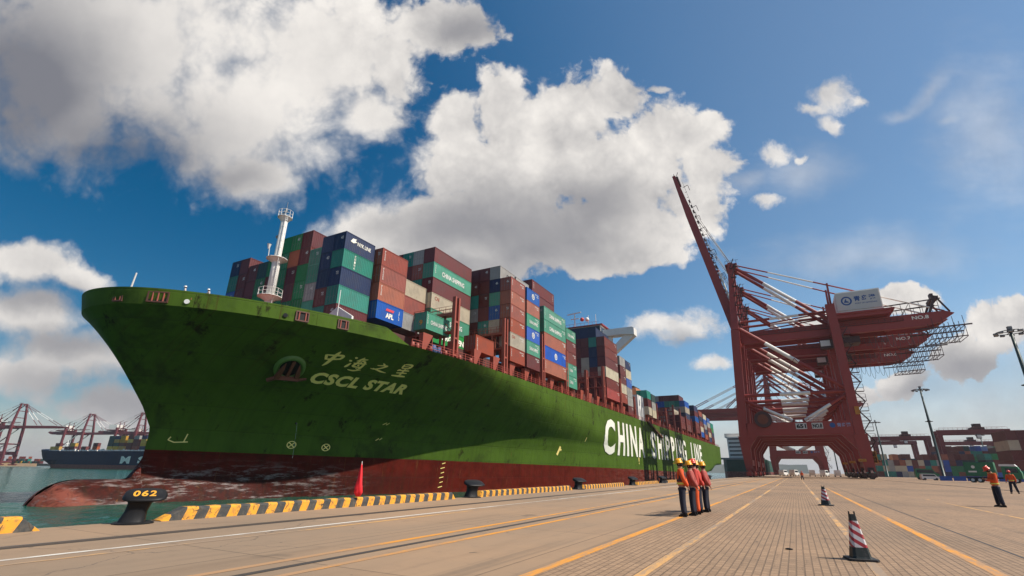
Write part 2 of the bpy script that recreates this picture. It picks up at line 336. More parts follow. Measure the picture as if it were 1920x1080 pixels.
def linemat(name, col, fade):
    m, t, p = newmat(name); co = obc(t)
    n = t.noise(t.map(co, scale=(3, .5, 1)), 2.5, 8, .75)
    n0 = t.noise(co, .12, 3, .5)
    c = t.mix(t.math('MULTIPLY', t.ramp(t.math('ADD', n, t.math('MULTIPLY', t.math('SUBTRACT', n0, .5), 1.0)), .56 - .2 * fade, .70 - .12 * fade), fade), col, (.27, .19, .13))
    t.put(p.inputs['Base Color'], c); p.inputs['Roughness'].default_value = .8
    return m
M_LY = linemat('yellow_marking', (.62, .25, .025), .75)
M_LYF = linemat('faded_yellow_marking', (.56, .30, .10), 1.0)
M_LW = linemat('white_marking', (.62, .58, .52), .6)

# water
m, t, p = newmat('harbour_water'); M_WATER = m; co = obc(t)
p.inputs['Roughness'].default_value = .12; p.inputs['IOR'].default_value = 1.33
fo = t.noise(t.map(co, scale=(.6, .6, 1)), 2.0, 8, .7)
t.put(p.inputs['Base Color'], t.mix(t.ramp(t.noise(co, .05, 4, .5), .3, .7), (.004, .060, .036), (.006, .075, .050)))
b = t.new('ShaderNodeBump'); b.inputs['Strength'].default_value = 1.0; b.inputs['Distance'].default_value = .5
t.put(b.inputs['Height'], t.math('ADD', t.noise(t.map(co, scale=(1, .7, 1)), .9, 6, .6), t.math('MULTIPLY', t.noise(co, .12, 3, .5), 2.0)))
t.l.new(b.outputs[0], p.inputs['Normal'])

# ---------------------------------------------------------------- mesh builder
class MB:
    def __init__(s): s.v = []; s.f = []; s.m = []
    def add(s, vs, fs, mi=0):
        o = len(s.v); s.v += [tuple(v) for v in vs]
        for f in fs: s.f.append([i + o for i in f]); s.m.append(mi)
    def box(s, x0, x1, y0, y1, z0, z1, mi=0):
        s.add([(x0, y0, z0), (x1, y0, z0), (x1, y1, z0), (x0, y1, z0), (x0, y0, z1), (x1, y0, z1), (x1, y1, z1), (x0, y1, z1)],
              [(3, 2, 1, 0), (4, 5, 6, 7), (0, 1, 5, 4), (1, 2, 6, 5), (2, 3, 7, 6), (3, 0, 4, 7)], mi)
        return s
    def beam(s, a, b, wd, ht=None, mi=0, w2=None, h2=None, side=None):
        a = Vector(a); b = Vector(b); ht = ht or wd; w2 = w2 or wd; h2 = h2 or ht
        d = (b - a).normalized()
        sd_ = Vector(side) if side else (Vector((0, 1, 0)) if abs(d.y) < .9 else Vector((1, 0, 0)))
        u = (sd_ - d * sd_.dot(d)).normalized(); v = d.cross(u)
        vs = []
        for P, ww, hh in ((a, wd, ht), (b, w2, h2)):
            for i, j in ((-1, -1), (1, -1), (1, 1), (-1, 1)): vs.append(P + u * (i * ww / 2) + v * (j * hh / 2))
        s.add(vs, [(3, 2, 1, 0), (4, 5, 6, 7), (0, 1, 5, 4), (1, 2, 6, 5), (2, 3, 7, 6), (3, 0, 4, 7)], mi)
        return s
    def tube(s, a, b, r, r2=None, n=8, mi=0, caps=True):
        a = Vector(a); b = Vector(b); r2 = r if r2 is None else r2
        d = (b - a).normalized(); h = Vector((0, 0, 1)) if abs(d.z) < .9 else Vector((1, 0, 0))
        u = d.cross(h).normalized(); v = d.cross(u)
        vs = [P + (u * math.cos(2 * PI * i / n) + v * math.sin(2 * PI * i / n)) * rr for P, rr in ((a, r), (b, r2)) for i in range(n)]
        fs = [(i, (i + 1) % n, n + (i + 1) % n, n + i) for i in range(n)]
        if caps: fs += [tuple(range(n))[::-1], tuple(range(n, 2 * n))]
        s.add(vs, fs, mi); return s
    def lathe(s, prof, c=(0, 0, 0), n=16, mi=0, axis='z'):
        vs = []
        for r, h in prof:
            for i in range(n):
                a = 2 * PI * i / n
                x, y = r * math.cos(a), r * math.sin(a)
                P = (x, y, h) if axis == 'z' else ((h, x, y) if axis == 'x' else (x, h, y))
                vs.append((c[0] + P[0], c[1] + P[1], c[2] + P[2]))
        fs = [(k * n + i, k * n + (i + 1) % n, (k + 1) * n + (i + 1) % n, (k + 1) * n + i) for k in range(len(prof) - 1) for i in range(n)]
        fs += [tuple(range(n))[::-1], tuple(range((len(prof) - 1) * n, len(prof) * n))]
        s.add(vs, fs, mi); return s
    def prism(s, poly, a0, a1, axis='y', mi=0):
        n = len(poly)
        def P(p, a): return (p[0], a, p[1]) if axis == 'y' else ((a, p[0], p[1]) if axis == 'x' else (p[0], p[1], a))
        vs = [P(p, a0) for p in poly] + [P(p, a1) for p in poly]
        s.add(vs, [tuple(range(n))[::-1], tuple(range(n, 2 * n))] + [(i, (i + 1) % n, n + (i + 1) % n, n + i) for i in range(n)], mi)
        return s
    def build(s, name, mats, parent=None, smooth=False, off=None):
        me = bpy.data.meshes.new(name); me.from_pydata(s.v, [], s.f)
        mats = mats if isinstance(mats, (list, tuple)) else [mats]
        for m_ in mats: me.materials.append(m_)
        if len(mats) > 1:
            for pl, mi in zip(me.polygons, s.m): pl.material_index = mi
        bm = bmesh.new(); bm.from_mesh(me); bmesh.ops.recalc_face_normals(bm, faces=bm.faces); bm.to_mesh(me); bm.free()
        if smooth:
            me.polygons.foreach_set('use_smooth', [True] * len(me.polygons))
        me.update()
        return link(name, me, parent, off)
def link(name, me, parent=None, off=None):
    o = bpy.data.objects.new(name, me); COL.objects.link(o)
    if parent: o.parent = parent
    if off is not None: o.location = off
    return o
def empty(name, loc=(0, 0, 0), rz=0):
    o = bpy.data.objects.new(name, None); COL.objects.link(o); o.location = loc; o.rotation_euler = (0, 0, rz); o.empty_display_size = .3
    return o
def tag(o, label=None, cat=None, group=None, kind=None):
    if label:
        o['label'] = label
        nw = len(label.split())
        if nw < 4 or nw > 16: print('LABEL LENGTH', nw, label)
    if cat: o['category'] = cat
    if group: o['group'] = group
    if kind: o['kind'] = kind
    return o
def copy_tree(o, parent=None):
    c = o.copy(); COL.objects.link(c); c.parent = parent
    for ch in list(o.children): copy_tree(ch, c)
    return c
_tc = {}
def textverts(body, bold=.0, shear=0.0, spacing=1.0):
    key = (body, bold, shear, spacing)
    if key not in _tc:
        cu_ = bpy.data.curves.new('t', 'FONT'); cu_.body = body; cu_.offset = bold; cu_.shear = shear; cu_.space_character = spacing
        cu_.resolution_u = 3; cu_.fill_mode = 'FRONT'
        o = bpy.data.objects.new('t', cu_); COL.objects.link(o)
        dg = bpy.context.evaluated_depsgraph_get(); me = o.evaluated_get(dg).to_mesh()
        vs = [v.co.copy() for v in me.vertices]; fs = [tuple(p.vertices) for p in me.polygons]
        o.evaluated_get(dg).to_mesh_clear()
        bpy.data.objects.remove(o); bpy.data.curves.remove(cu_)
        x0 = min(v.x for v in vs); x1 = max(v.x for v in vs); y0 = min(v.y for v in vs); y1 = max(v.y for v in vs)
        _tc[key] = ([((v.x - x0) / (x1 - x0), (v.y - y0) / (y1 - y0)) for v in vs], fs)
    return _tc[key]
def lettering(body, fn, mat, parent, name='lettering', bold=.02, shear=0, spacing=1.0, cuts=0, off=None):
    vs, fs = textverts(body, bold, shear, spacing)
    me = bpy.data.meshes.new(name)
    me.from_pydata([(u, v, 0) for u, v in vs], [], fs)
    if cuts:
        bm = bmesh.new(); bm.from_mesh(me)
        bmesh.ops.triangulate(bm, faces=bm.faces)
        bmesh.ops.subdivide_edges(bm, edges=[e for e in bm.edges if e.calc_length() > .04], cuts=cuts, use_grid_fill=False)
        bmesh.ops.triangulate(bm, faces=bm.faces)
        bm.to_mesh(me); bm.free()
    for v in me.vertices: v.co = Vector(fn(v.co.x, v.co.y))
    me.materials.append(mat); me.update()
    return link(name, me, parent, off)

# ---------------------------------------------------------------- setting: ground, water, quay wall
def sheet(name, x0, x1, y0, y1, z, mat, nx=1, ny=1):
    b_ = MB(); vs = []; fs = []
    for j in range(ny + 1):
        for i in range(nx + 1): vs.append((x0 + (x1 - x0) * i / nx, y0 + (y1 - y0) * j / ny, z))
    for j in range(ny):
        for i in range(nx): a = j * (nx + 1) + i; fs.append((a, a + 1, a + nx + 2, a + nx + 1))
    b_.add(vs, fs); return b_.build(name, mat)
QE = -15.35
from mathutils import noise as mn
def graded(a, near, far, step, grow):
    out = [a]; d = step
    while abs(out[-1] - a) < abs(far - a):
        out.append(out[-1] + math.copysign(d, far - a))
        if abs(out[-1] - a) > near: d *= grow
    out[-1] = far
    return out
wx = graded(QE + .3, 50, -6000, .42, 1.045); wy = graded(0, 62, 9000, .42, 1.045); wy = graded(0, 3, -800, .5, 1.25)[::-1][:-1] + wy
vs = []; fs = []
for y in wy:
    for x in wx:
        d_ = math.hypot(x + 15, y - 20); am = max(0, 1 - d_ / 400)
        z = 0 if am <= 0 else am * (.10 * mn.noise(Vector((x * .35, y * .28, 0))) + .07 * mn.noise(Vector((x * .9, y * .75, 3))) + .035 * mn.noise(Vector((x * 2.1, y * 1.7, 7))))
        vs.append((x, y, -2.4 + z))
nx_ = len(wx)
for j in range(len(wy) - 1):
    for i in range(nx_ - 1): a = j * nx_ + i; fs.append((a, a + 1, a + nx_ + 1, a + nx_))
b_ = MB(); b_.v = vs; b_.f = fs; b_.m = [0] * len(fs)
tag(b_.build('water', M_WATER, None, True), kind='structure'); print('water verts', len(vs))
tag(sheet('paved_yard', -3.5, 5000, -60, 9000, 0, M_PAVE), kind='structure')
g = MB(); g.box(QE, -3.5, -60, 9000, -6, 0); o = g.build('quay_apron', M_CONC); tag(o, kind='structure')
g = MB(); g.box(QE - .12, QE + .02, -60, 3000, -1.6, -.03); tag(g.build('quay_wall_capping', paint('quay_concrete', (.22, .19, .16), .85, .5, .1)), kind='structure')
# painted markings and rail slots, each a thin sheet
def stripe(name, x, wd, y0, y1, mat, dash=None, z=.004):
    b_ = MB()
    if dash is None: segs = [(y0, y1)]
    else:
        segs = []; y = y0
        while y < y1: segs.append((y, min(y + dash[0], y1))); y += dash[0] + dash[1]
    for a, b2 in segs: b_.add([(x - wd / 2, a, z), (x + wd / 2, a, z), (x + wd / 2, b2, z), (x - wd / 2, b2, z)], [(0, 1, 2, 3)])
    return tag(b_.build(name, mat), kind='structure')
stripe('road_marking', -10.75, .13, -20, 900, M_LW)
stripe('road_marking', -10.25, .14, -20, 900, M_LYF)
stripe('road_marking', -7.25, .16, -20, 900, M_LY)
stripe('road_marking', -6.3, .15, -20, 900, M_LY)
stripe('road_marking', -3.5, .17, -20, 900, M_LY)
stripe('road_marking', -2.15, .15, -20, 900, M_LYF)
stripe('road_marking', .86, .15, -20, 900, M_LYF)
stripe('road_marking', 2.42, .18, -20, 60, M_LY)
stripe('road_marking', 6.6, .12, -20, 40, M_LYF)
M_SLOT = paint('rail_slot', (.055, .045, .038), .6, .3, .2)
M_RAIL = paint('rail_steel', (.16, .13, .11), .35, .3, .3, metal=.6)
for x, wd in ((-12.2, .24), (-6.78, .14), (18.2, .3)):
    stripe('rail_slot', x, wd, -30, 900, M_SLOT, z=.005)
for x in (-12.2, 18.2):
    b_ = MB(); b_.box(x - .035, x + .035, -30, 900, .006, .03); tag(b_.build('crane_rail', M_RAIL), kind='structure')
stripe('rail_slot', 3.35, .05, 12, 160, M_SLOT, z=.003)
# oil and tyre stains are in the concrete's own shader

# ---------------------------------------------------------------- kerb blocks (striped wheel stops)
m, t, p = newmat('striped_kerb'); M_KERB = m; co = obc(t)
sp = t.new('ShaderNodeSeparateXYZ'); t.put(sp.inputs[0], co)
ph = t.math('FRACT', t.math('ADD', t.math('MULTIPLY', t.math('ADD', sp.outputs[1], t.math('MULTIPLY', sp.outputs[2], -.45)), 1 / .63), .5))
isy = t.math('LESS_THAN', ph, .5)
nn = t.noise(co, 5, 7, .7)
yk = t.mix(t.ramp(nn, .45, .70), (.68, .30, .02), (.30, .15, .05)); bk = t.mix(t.ramp(nn, .4, .7), (.035, .037, .037), (.09, .075, .06))
crk = t.new('ShaderNodeTexVoronoi', feature='DISTANCE_TO_EDGE'); t.put(crk.inputs['Vector'], co); crk.inputs['Scale'].default_value = 3.2
kc = t.mix(isy, bk, yk)
kc = t.mix(t.math('MULTIPLY', t.math('LESS_THAN', crk.outputs['Distance'], .02), t.ramp(nn, .45, .55)), kc, (.05, .035, .02))
t.put(p.inputs['Base Color'], kc); p.inputs['Roughness'].default_value = .8
bb = t.new('ShaderNodeBump'); bb.inputs['Distance'].default_value = .02; t.put(bb.inputs['Height'], nn); t.l.new(bb.outputs[0], p.inputs['Normal'])
KX = -15.22
def kerb(y0, y1, label, ramp0=.45, ramp1=.2):
    b_ = MB(); n = max(2, int((y1 - y0) / .6)); h = .31
    random.seed(int(y0 * 10) + 3)
    ys = [y0, y0 + ramp0] + [y0 + ramp0 + (y1 - y0 - ramp0 - ramp1) * i / n for i in range(1, n)] + [y1 - ramp1, y1]
    vs = []; fs = []
    for i, y in enumerate(ys):
        hh = 0.02 if i in (0, len(ys) - 1) else h + random.uniform(-.012, .012)
        jx = random.uniform(-.008, .008)
        pf = [(KX, 0.0), (KX + .03, hh - .05 if hh > .1 else hh * .7), (KX + .09, hh), (KX + .36, hh), (KX + .43 + jx, hh - .05 if hh > .1 else hh * .7), (KX + .47 + jx, 0.0)]
        vs += [(a, y, c) for a, c in pf]
    for i in range(len(ys) - 1):
        for k in range(5): a = i * 6 + k; fs.append((a, a + 1, a + 7, a + 6))
    b_.add(vs, fs); b_.add(vs[:6], [(0, 1, 2, 3, 4, 5)]); b_.add(vs[-6:], [(5, 4, 3, 2, 1, 0)])
    o = b_.build('quay_kerb', M_KERB)
    return tag(o, label, 'kerb', 'black and yellow kerbs along the quay edge')
kerb(-1.0, 5.5, 'black and yellow kerb at the left picture edge, before the numbered bollard', .3, .35)
kerb(8.0, 21.4, 'long black and yellow kerb between the numbered bollard and the second bollard', .6, .2)
kerb(23.7, 36.6, 'black and yellow kerb between the second and third bollards', .2, .3)
kerb(38.9, 50.2, 'black and yellow kerb between the third and fourth bollards', .2, .3)
kerb(55.2, 64.5, 'black and yellow kerb between the fourth and fifth bollards', .2, .3)
kerb(69.5, 86, 'black and yellow kerb beyond the fifth bollard, behind the workers', .2, .3)

# ---------------------------------------------------------------- bollards
def make_bollard():
    # a stout leaning post with an overhanging T-shaped cap, in mooring-bollard black
    r = empty('mooring_bollard')
    def rings(lv_, n, ex):
        vs = []; fs = []
        for (cx_, rx, ry, z, tilt) in lv_:
            for k in range(n):
                a = 2 * PI * k / n; se = lambda c: math.copysign(abs(c) ** ex, c)
                x = se(math.cos(a)) * rx; y = se(math.sin(a)) * ry; vs.append((cx_ + x, y, z + tilt * y))
        for i in range(len(lv_) - 1):
            for k in range(n): fs.append((i * n + k, i * n + (k + 1) % n, (i + 1) * n + (k + 1) % n, (i + 1) * n + k))
        fs += [tuple(range(n))[::-1], tuple(range((len(lv_) - 1) * n, len(lv_) * n))]
        return vs, fs
    b_ = MB(); b_.add(*rings([(-.06, .36, .32, 0, 0), (-.05, .33, .29, .05, 0), (0, .27, .23, .30, 0), (.05, .29, .24, .50, 0), (.09, .36, .28, .56, 0)], 20, .62)); b_.build('post', M_BLK, r, True)
    b_ = MB(); b_.lathe([(.50, 0), (.50, .025), (.44, .05)], n=20); b_.build('base_plate', M_BLK, r)
    b_ = MB(); b_.add(*rings([(.12, .38, .28, .555, .1), (.14, .52, .36, .61, .18), (.14, .54, .37, .66, .28), (.13, .50, .34, .72, .36), (.12, .44, .29, .75, .36)], 22, .6)); b_.build('cap', M_BLK, r, True)
    return r
bol = make_bollard()
group_b = 'black mooring bollards along the quay edge'
BL = [(7.55, 'black mooring bollard with yellow number on its cap, nearest the camera'), (23.1, 'black mooring bollard at the near end of the second striped kerb'),
      (38.2, 'third black mooring bollard along the quay edge, below the hull lettering'), (53.4, 'fourth black mooring bollard from the left along the quay edge'),
      (67, 'fifth black mooring bollard, just left of the standing workers'), (89, 'sixth black mooring bollard, just right of the standing workers'), (108, 'seventh and farthest black mooring bollard, under the green stern')]
for i, (y, lb) in enumerate(BL):
    o = bol if i == 0 else copy_tree(bol)
    o.location = (-14.92, y, 0); o.rotation_euler = (0, 0, R(60)); tag(o, lb, 'bollard', group_b)
bol.location = (-14.8, 7.35, 0); bol.scale = (.88, .92, .95)
lettering('062', lambda u, v: (-.16 + .56 * u, -.23 + .36 * v, .755 + .36 * (-.23 + .36 * v)), M_YEL, bol, 'number', .03, spacing=1.2)
bol.rotation_euler = (0, 0, R(60))

# ---------------------------------------------------------------- cones
def make_cone():
    r = empty('traffic_cone')
    m, t, p = newmat('cone_stripes'); co = obc(t)
    sp = t.new('ShaderNodeSeparateXYZ'); t.put(sp.inputs[0], co); Z = sp.outputs[2]
    sl_ = t.math('ADD', Z, t.math('MULTIPLY', t.math('ABSOLUTE', t.math('ADD', sp.outputs[0], .02)), .0))
    sl_ = t.math('SUBTRACT', t.math('ADD', Z, t.math('MULTIPLY', sp.outputs[0], .55)), t.math('MULTIPLY', sp.outputs[1], .35))
    st = t.math('LESS_THAN', t.math('FRACT', t.math('MULTIPLY', sl_, 1 / .135)), .47)
    c = t.mix(st, (.60, .56, .56), (.36, .02, .03))
    band = t.math('MULTIPLY', t.math('GREATER_THAN', Z, .20), t.math('LESS_THAN', Z, .60))
    c = t.mix(band, (.014, .02, .018), c)
    c = t.mix(t.math('MULTIPLY', t.ramp(t.noise(co, 9, 6, .7), .5, .75), .5), c, (.12, .10, .09))
    t.put(p.inputs['Base Color'], c); p.inputs['Roughness'].default_value = .55
    b_ = MB(); vs = []; fs = []; n = 8
    lv_ = [(.160, .03), (.150, .06), (.125, .20), (.086, .45), (.058, .62), (.050, .70)]
    for h_, z in lv_:
        for (x, y) in ((-1, -.72), (-.72, -1), (.72, -1), (1, -.72), (1, .72), (.72, 1), (-.72, 1), (-1, .72)): vs.append((x * h_, y * h_, z))
    for i in range(len(lv_) - 1):
        for k in range(n): fs.append((i * n + k, i * n + (k + 1) % n, (i + 1) * n + (k + 1) % n, (i + 1) * n + k))
    fs.append(tuple(range(n))[::-1]); b_.add(vs, fs)
    # inner wall of the open top
    vi = [(x * .040, y * .040, .70) for (x, y) in ((-1, -.72), (-.72, -1), (.72, -1), (1, -.72), (1, .72), (.72, 1), (-.72, 1), (-1, .72))]
    vb = [(x * .9, y * .9, .60) for x, y, z in vi]
    o0 = len(b_.v); top = list(range(o0 - n, o0))
    b_.v += vi + vb
    for k in range(n):
        b_.f.append([o0 - n + k, o0 - n + (k + 1) % n, o0 + (k + 1) % n, o0 + k]); b_.m.append(0)
        b_.f.append([o0 + k, o0 + (k + 1) % n, o0 + n + (k + 1) % n, o0 + n + k]); b_.m.append(0)
    b_.f.append(list(range(o0 + n, o0 + 2 * n))); b_.m.append(0)
    b_.build('cone_body', m, r)
    b_ = MB(); b_.prism([(-.24, -.19), (-.19, -.24), (.19, -.24), (.24, -.19), (.24, .19), (.19, .24), (-.19, .24), (-.24, .19)], 0.004, .035, 'z'); b_.build('base', M_RUB, r)
    for sx in (-1, 1): b_ = MB(); b_.box(sx * .045 - .008, sx * .045 + .008, -.02, .02, .70, .745); b_.build('handle', M_RUB, r)
    lettering('21', lambda u, v: (-.05 + .09 * u, -.139 + .012 * v, .095 + .07 * v), M_GRY, r, 'number', .01)
    return r
cn = make_cone(); cn.location = (.75, 11.15, 0); cn.rotation_euler = (0, 0, R(12))
cn.scale = (.92, .92, 1.02)
tag(cn, 'red and white striped cone with black base, larger and nearer the camera', 'traffic cone', 'striped cones on the paving')
c2 = copy_tree(cn); c2.location = (1.0, 28.4, 0); c2.rotation_euler = (0, 0, R(-8)); c2.scale = (1.25, 1.25, 1.15)
tag(c2, 'red and white striped cone farther off, left of the nearer one', 'traffic cone', 'striped cones on the paving')
# small dark stone on the paving
b_ = MB(); b_.lathe([(.02, 0), (.055, .008), (.05, .022), (.02, .03)], n=9); o = b_.build('stone', M_BLK, None, True); o.location = (-.34, 11.8, 0); o.scale = (1.3, .8, 1)
tag(o, 'small dark flat stone lying on the block paving', 'stone')

# ---------------------------------------------------------------- furled red flag on its pole
r = empty('furled_flag', (-14.75, 14.9, .33))
b_ = MB(); b_.tube((0, 0, 0), (.02, 0, 1.28), .014, n=8); b_.build('pole', M_WHITE, r)
b_ = MB(); vs = []; fs = []; n = 14
for i, (rr, z) in enumerate([(.02, .02), (.10, .05), (.155, .16), (.15, .35), (.10, .60), (.07, .85), (.035, 1.1), (.018, 1.22)]):
    for k in range(n):
        a = 2 * PI * k / n; q_ = rr * (1 + .28 * math.sin(3 * a + i * .7) + .12 * math.sin(7 * a))
        vs.append((q_ * math.cos(a) * .9 + .01, q_ * math.sin(a) * .9, z + .015 * math.sin(4 * a)))
for i in range(7):
    for k in range(n): fs.append((i * n + k, i * n + (k + 1) % n, (i + 1) * n + (k + 1) % n, (i + 1) * n + k))
b_.add(vs, fs); b_.build('flag_cloth', paint('flag_red', (.85, .02, .03), .8, .15, 0, scale=6), r, True)
tag(r, 'bright red furled flag standing on the striped kerb before the hull', 'flag')

# ================================================================= THE CONTAINER SHIP
CX, HB = -64.3, 21.6
LV = [(-6,33,110,1.8,1.0),(-2.4,31,130,1.8,.98),(1.6,31.2,135,1.95,.95),(5.3,31.2,132,1.95,.9),(7.7,29.8,125,1.9,.82),(11.3,27,100,2.0,.70),(14.7,24.3,75,2.1,.58),(17.4,22.2,50,2.1,.5),(21,21.6,50,2.1,.5)]
def lev(z):
    if z <= LV[0][0]: return LV[0][1:]
    for a, b in zip(LV, LV[1:]):
        if z <= b[0]:
            t = (z - a[0]) / (b[0] - a[0]); return tuple(a[i] * (1 - t) + b[i] * t for i in range(1, 5))
    return LV[-1][1:]
def hull_end(z):
    if z < -2.4: return 335
    if z < 6: return 335 + (z + 2.4) / 8.4 * 37
    return 372 + (z - 6) * .3
def hb(Y, z):
    ys, L, p, q_ = lev(z); t = (Y - ys) / L
    b = 0.0 if t <= 0 else (HB if t >= 1 else HB * (1 - (1 - t) ** p) ** q_)
    if z < 6:
        s = (hull_end(z) - Y) / (60 - (max(z, -2.4) + 2.4) * 4)
        if s < 1: b = min(b, HB * (.35 + .65 * max(0, s) ** .6)) if z < 2 else min(b, HB * (.75 + .25 * max(0, s) ** .6))
    return b
def skin(Y, z, off=.04):                       # a point on the starboard side of the hull, pushed out a little
    e = .3; b = hb(Y, z)
    dy = (hb(Y + e, z) - hb(Y - e, z)) / (2 * e); dz = (hb(Y, z + e) - hb(Y, z - e)) / (2 * e)
    n = Vector((1, -dy, -dz)).normalized()
    return Vector((CX + b, Y, z)) + n * off, n
ship = empty('container_ship', (CX, 31, -2.4)); SO = Vector((-CX, -31, 2.4))
tag(ship, 'huge green hulled container ship with red bottom moored along the quay', 'ship')
# hull plating
def hull_rows(zs, side, n=120, y1f=None):
    vs = []; fs = []
    for z in zs:
        ys = lev(z)[0]; ye = y1f if y1f else hull_end(z)
        for j in range(n + 1):
            t = (j / n) ** 2.3; Y = ys + (ye - ys) * t
            vs.append((CX + side * hb(Y, z), Y, z))
    for i in range(len(zs) - 1):
        for j in range(n):
            a = i * (n + 1) + j; fs.append((a, a + 1, a + n + 2, a + n + 1))
    return vs, fs
zs = [-5 + i * .7 for i in range(32)] + [17.4]; zs = sorted(set(round(z, 2) for z in zs if z <= 17.4))
b_ = MB()
for sgn in (1, -1):
    vs, fs = hull_rows(zs, sgn); b_.add(vs, fs)
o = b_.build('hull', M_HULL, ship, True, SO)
bm = bmesh.new(); bm.from_mesh(o.data); bmesh.ops.remove_doubles(bm, verts=bm.verts, dist=.02); bmesh.ops.recalc_face_normals(bm, faces=bm.faces); bm.to_mesh(o.data); bm.free()
o.data.polygons.foreach_set('use_smooth', [True] * len(o.data.polygons))
# transom
b_ = MB(); vs = []; 
zz = [z for z in zs if z >= -2.4]
poly = [(CX + hb(hull_end(z), z), hull_end(z), z) for z in zz] + [(CX - hb(hull_end(z), z), hull_end(z), z) for z in reversed(zz)]
for i in range(len(zz) - 1):
    a, b2 = zz[i], zz[i + 1]
    b_.add([(CX - hb(hull_end(a), a), hull_end(a), a), (CX + hb(hull_end(a), a), hull_end(a), a), (CX + hb(hull_end(b2), b2), hull_end(b2), b2), (CX - hb(hull_end(b2), b2), hull_end(b2), b2)], [(0, 1, 2, 3)])
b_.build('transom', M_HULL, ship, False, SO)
# main deck
n = 60; vs = []; fs = []
for j in range(n + 1):
    Y = 22.3 + (375 - 22.3) * (j / n) ** 1.8; b = hb(Y, 17.3)
    vs += [(CX - b + .02, Y, 17.3), (CX + b - .02, Y, 17.3)]
for j in range(n): fs.append((2 * j, 2 * j + 1, 2 * j + 3, 2 * j + 2))
b_ = MB(); b_.add(vs, fs); b_.build('deck', M_RED, ship, False, SO)
# bulb: lofted ring sections melting back into the stem
def bulb_b(Y, z):
    t = (Y - 21.9) / 4.4
    rz = 4.2 * math.sqrt(max(0, 1 - (1 - min(1, t)) ** 2.6)); zc = -4.25
    rb = 3.9 * math.sqrt(max(0, 1 - (1 - min(1, t)) ** 2.4)) * (1 + .25 * min(1, max(0, (Y - 33) / 20)))
    if rz < .01: return -1
    d = (z - zc) / rz
    if abs(d) >= 1: return -(abs(d) - 1) * 4
    return rb * math.sqrt(1 - d * d)
def smax(a, b, k):
    h = max(0, k - abs(a - b)) / k
    return max(a, b) + h * h * k / 4
def sect(Y, z):
    main = hb(Y, z)
    if main <= 0: main = -(lev(z)[0] - Y) * 1.6
    return smax(bulb_b(Y, z), main, 1.7)
vs = []; fs = []; NY, NZ = 46, 30
for j in range(NY + 1):
    Y = 22.02 + (52 - 22.02) * (j / NY) ** 1.7
    zt = -7.5; z = 2.4
    while z > -7.5 and sect(Y, z) <= 0: z -= .04
    zt = z; zb_ = -7.0
    for k in range(NZ + 1):
        a = k / NZ; z = zt - (zt - zb_) * (1 - math.cos(a * PI / 2))
        vs.append((max(0, sect(Y, z) - (.05 if Y > 44 else 0)), Y, z))
m_ = len(vs)
b_ = MB()
for sgn in (1, -1):
    b_.add([(CX + sgn * (x + .01), y, z) for x, y, z in vs], [(j * (NZ + 1) + k, j * (NZ + 1) + k + 1, (j + 1) * (NZ + 1) + k + 1, (j + 1) * (NZ + 1) + k) for j in range(NY) for k in range(NZ)])
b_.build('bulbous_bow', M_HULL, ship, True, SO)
# bulwark above the knuckle
def ztop(Y): return 19.15 if Y < 47.6 else max(17.45, 19.15 - (Y - 47.6) * .47)
vs = []; fs = []; n = 90
b_ = MB()
for sgn in (1, -1):
    vs = []; fs = []
    for j in range(n + 1):
        Y = 22.2 + (51.4 - 22.2) * (j / n) ** 1.9
        for k, z in enumerate((17.38, (17.4 + ztop(Y)) / 2, ztop(Y))):
            vs.append((CX + sgn * hb(Y, 17.4) , Y - (z - 17.4) * .28 * max(0, 1 - (Y - 22.2) / 6), z))
        vs.append((CX + sgn * max(0, hb(Y, 17.4) - .22), Y + .1 - (ztop(Y) - 17.4) * .28 * max(0, 1 - (Y - 22.2) / 6), ztop(Y)))
        vs.append((CX + sgn * max(0, hb(Y, 17.4) - .22), Y + .1, 17.4))
    for j in range(n):
        for k in range(4): a = j * 5 + k; fs.append((a, a + 1, a + 6, a + 5))
    b_.add(vs, fs)
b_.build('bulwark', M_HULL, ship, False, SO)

def hull_text(body, fn, mat, name='lettering', bold=.03, shear=0, cuts=2, off=.05, spacing=1):
    def f(u, v):
        Y, z = fn(u, v); return skin(Y, z, off)[0]
    return lettering(body, f, mat, ship, name, bold, shear, spacing, cuts, SO)
def quad(a, b, c, d):            # bottom-left, bottom-right, top-left, top-right in (Y, z)
    return lambda u, v: tuple((a[i] * (1 - u) + b[i] * u) * (1 - v) + (c[i] * (1 - u) + d[i] * u) * v for i in (0, 1))
hull_text('CSCL STAR', quad((43.8, 11.75), (57.4, 11.75), (43.0, 13.05), (56.9, 13.05)), M_LETY, bold=.05, shear=.32, spacing=1.12)
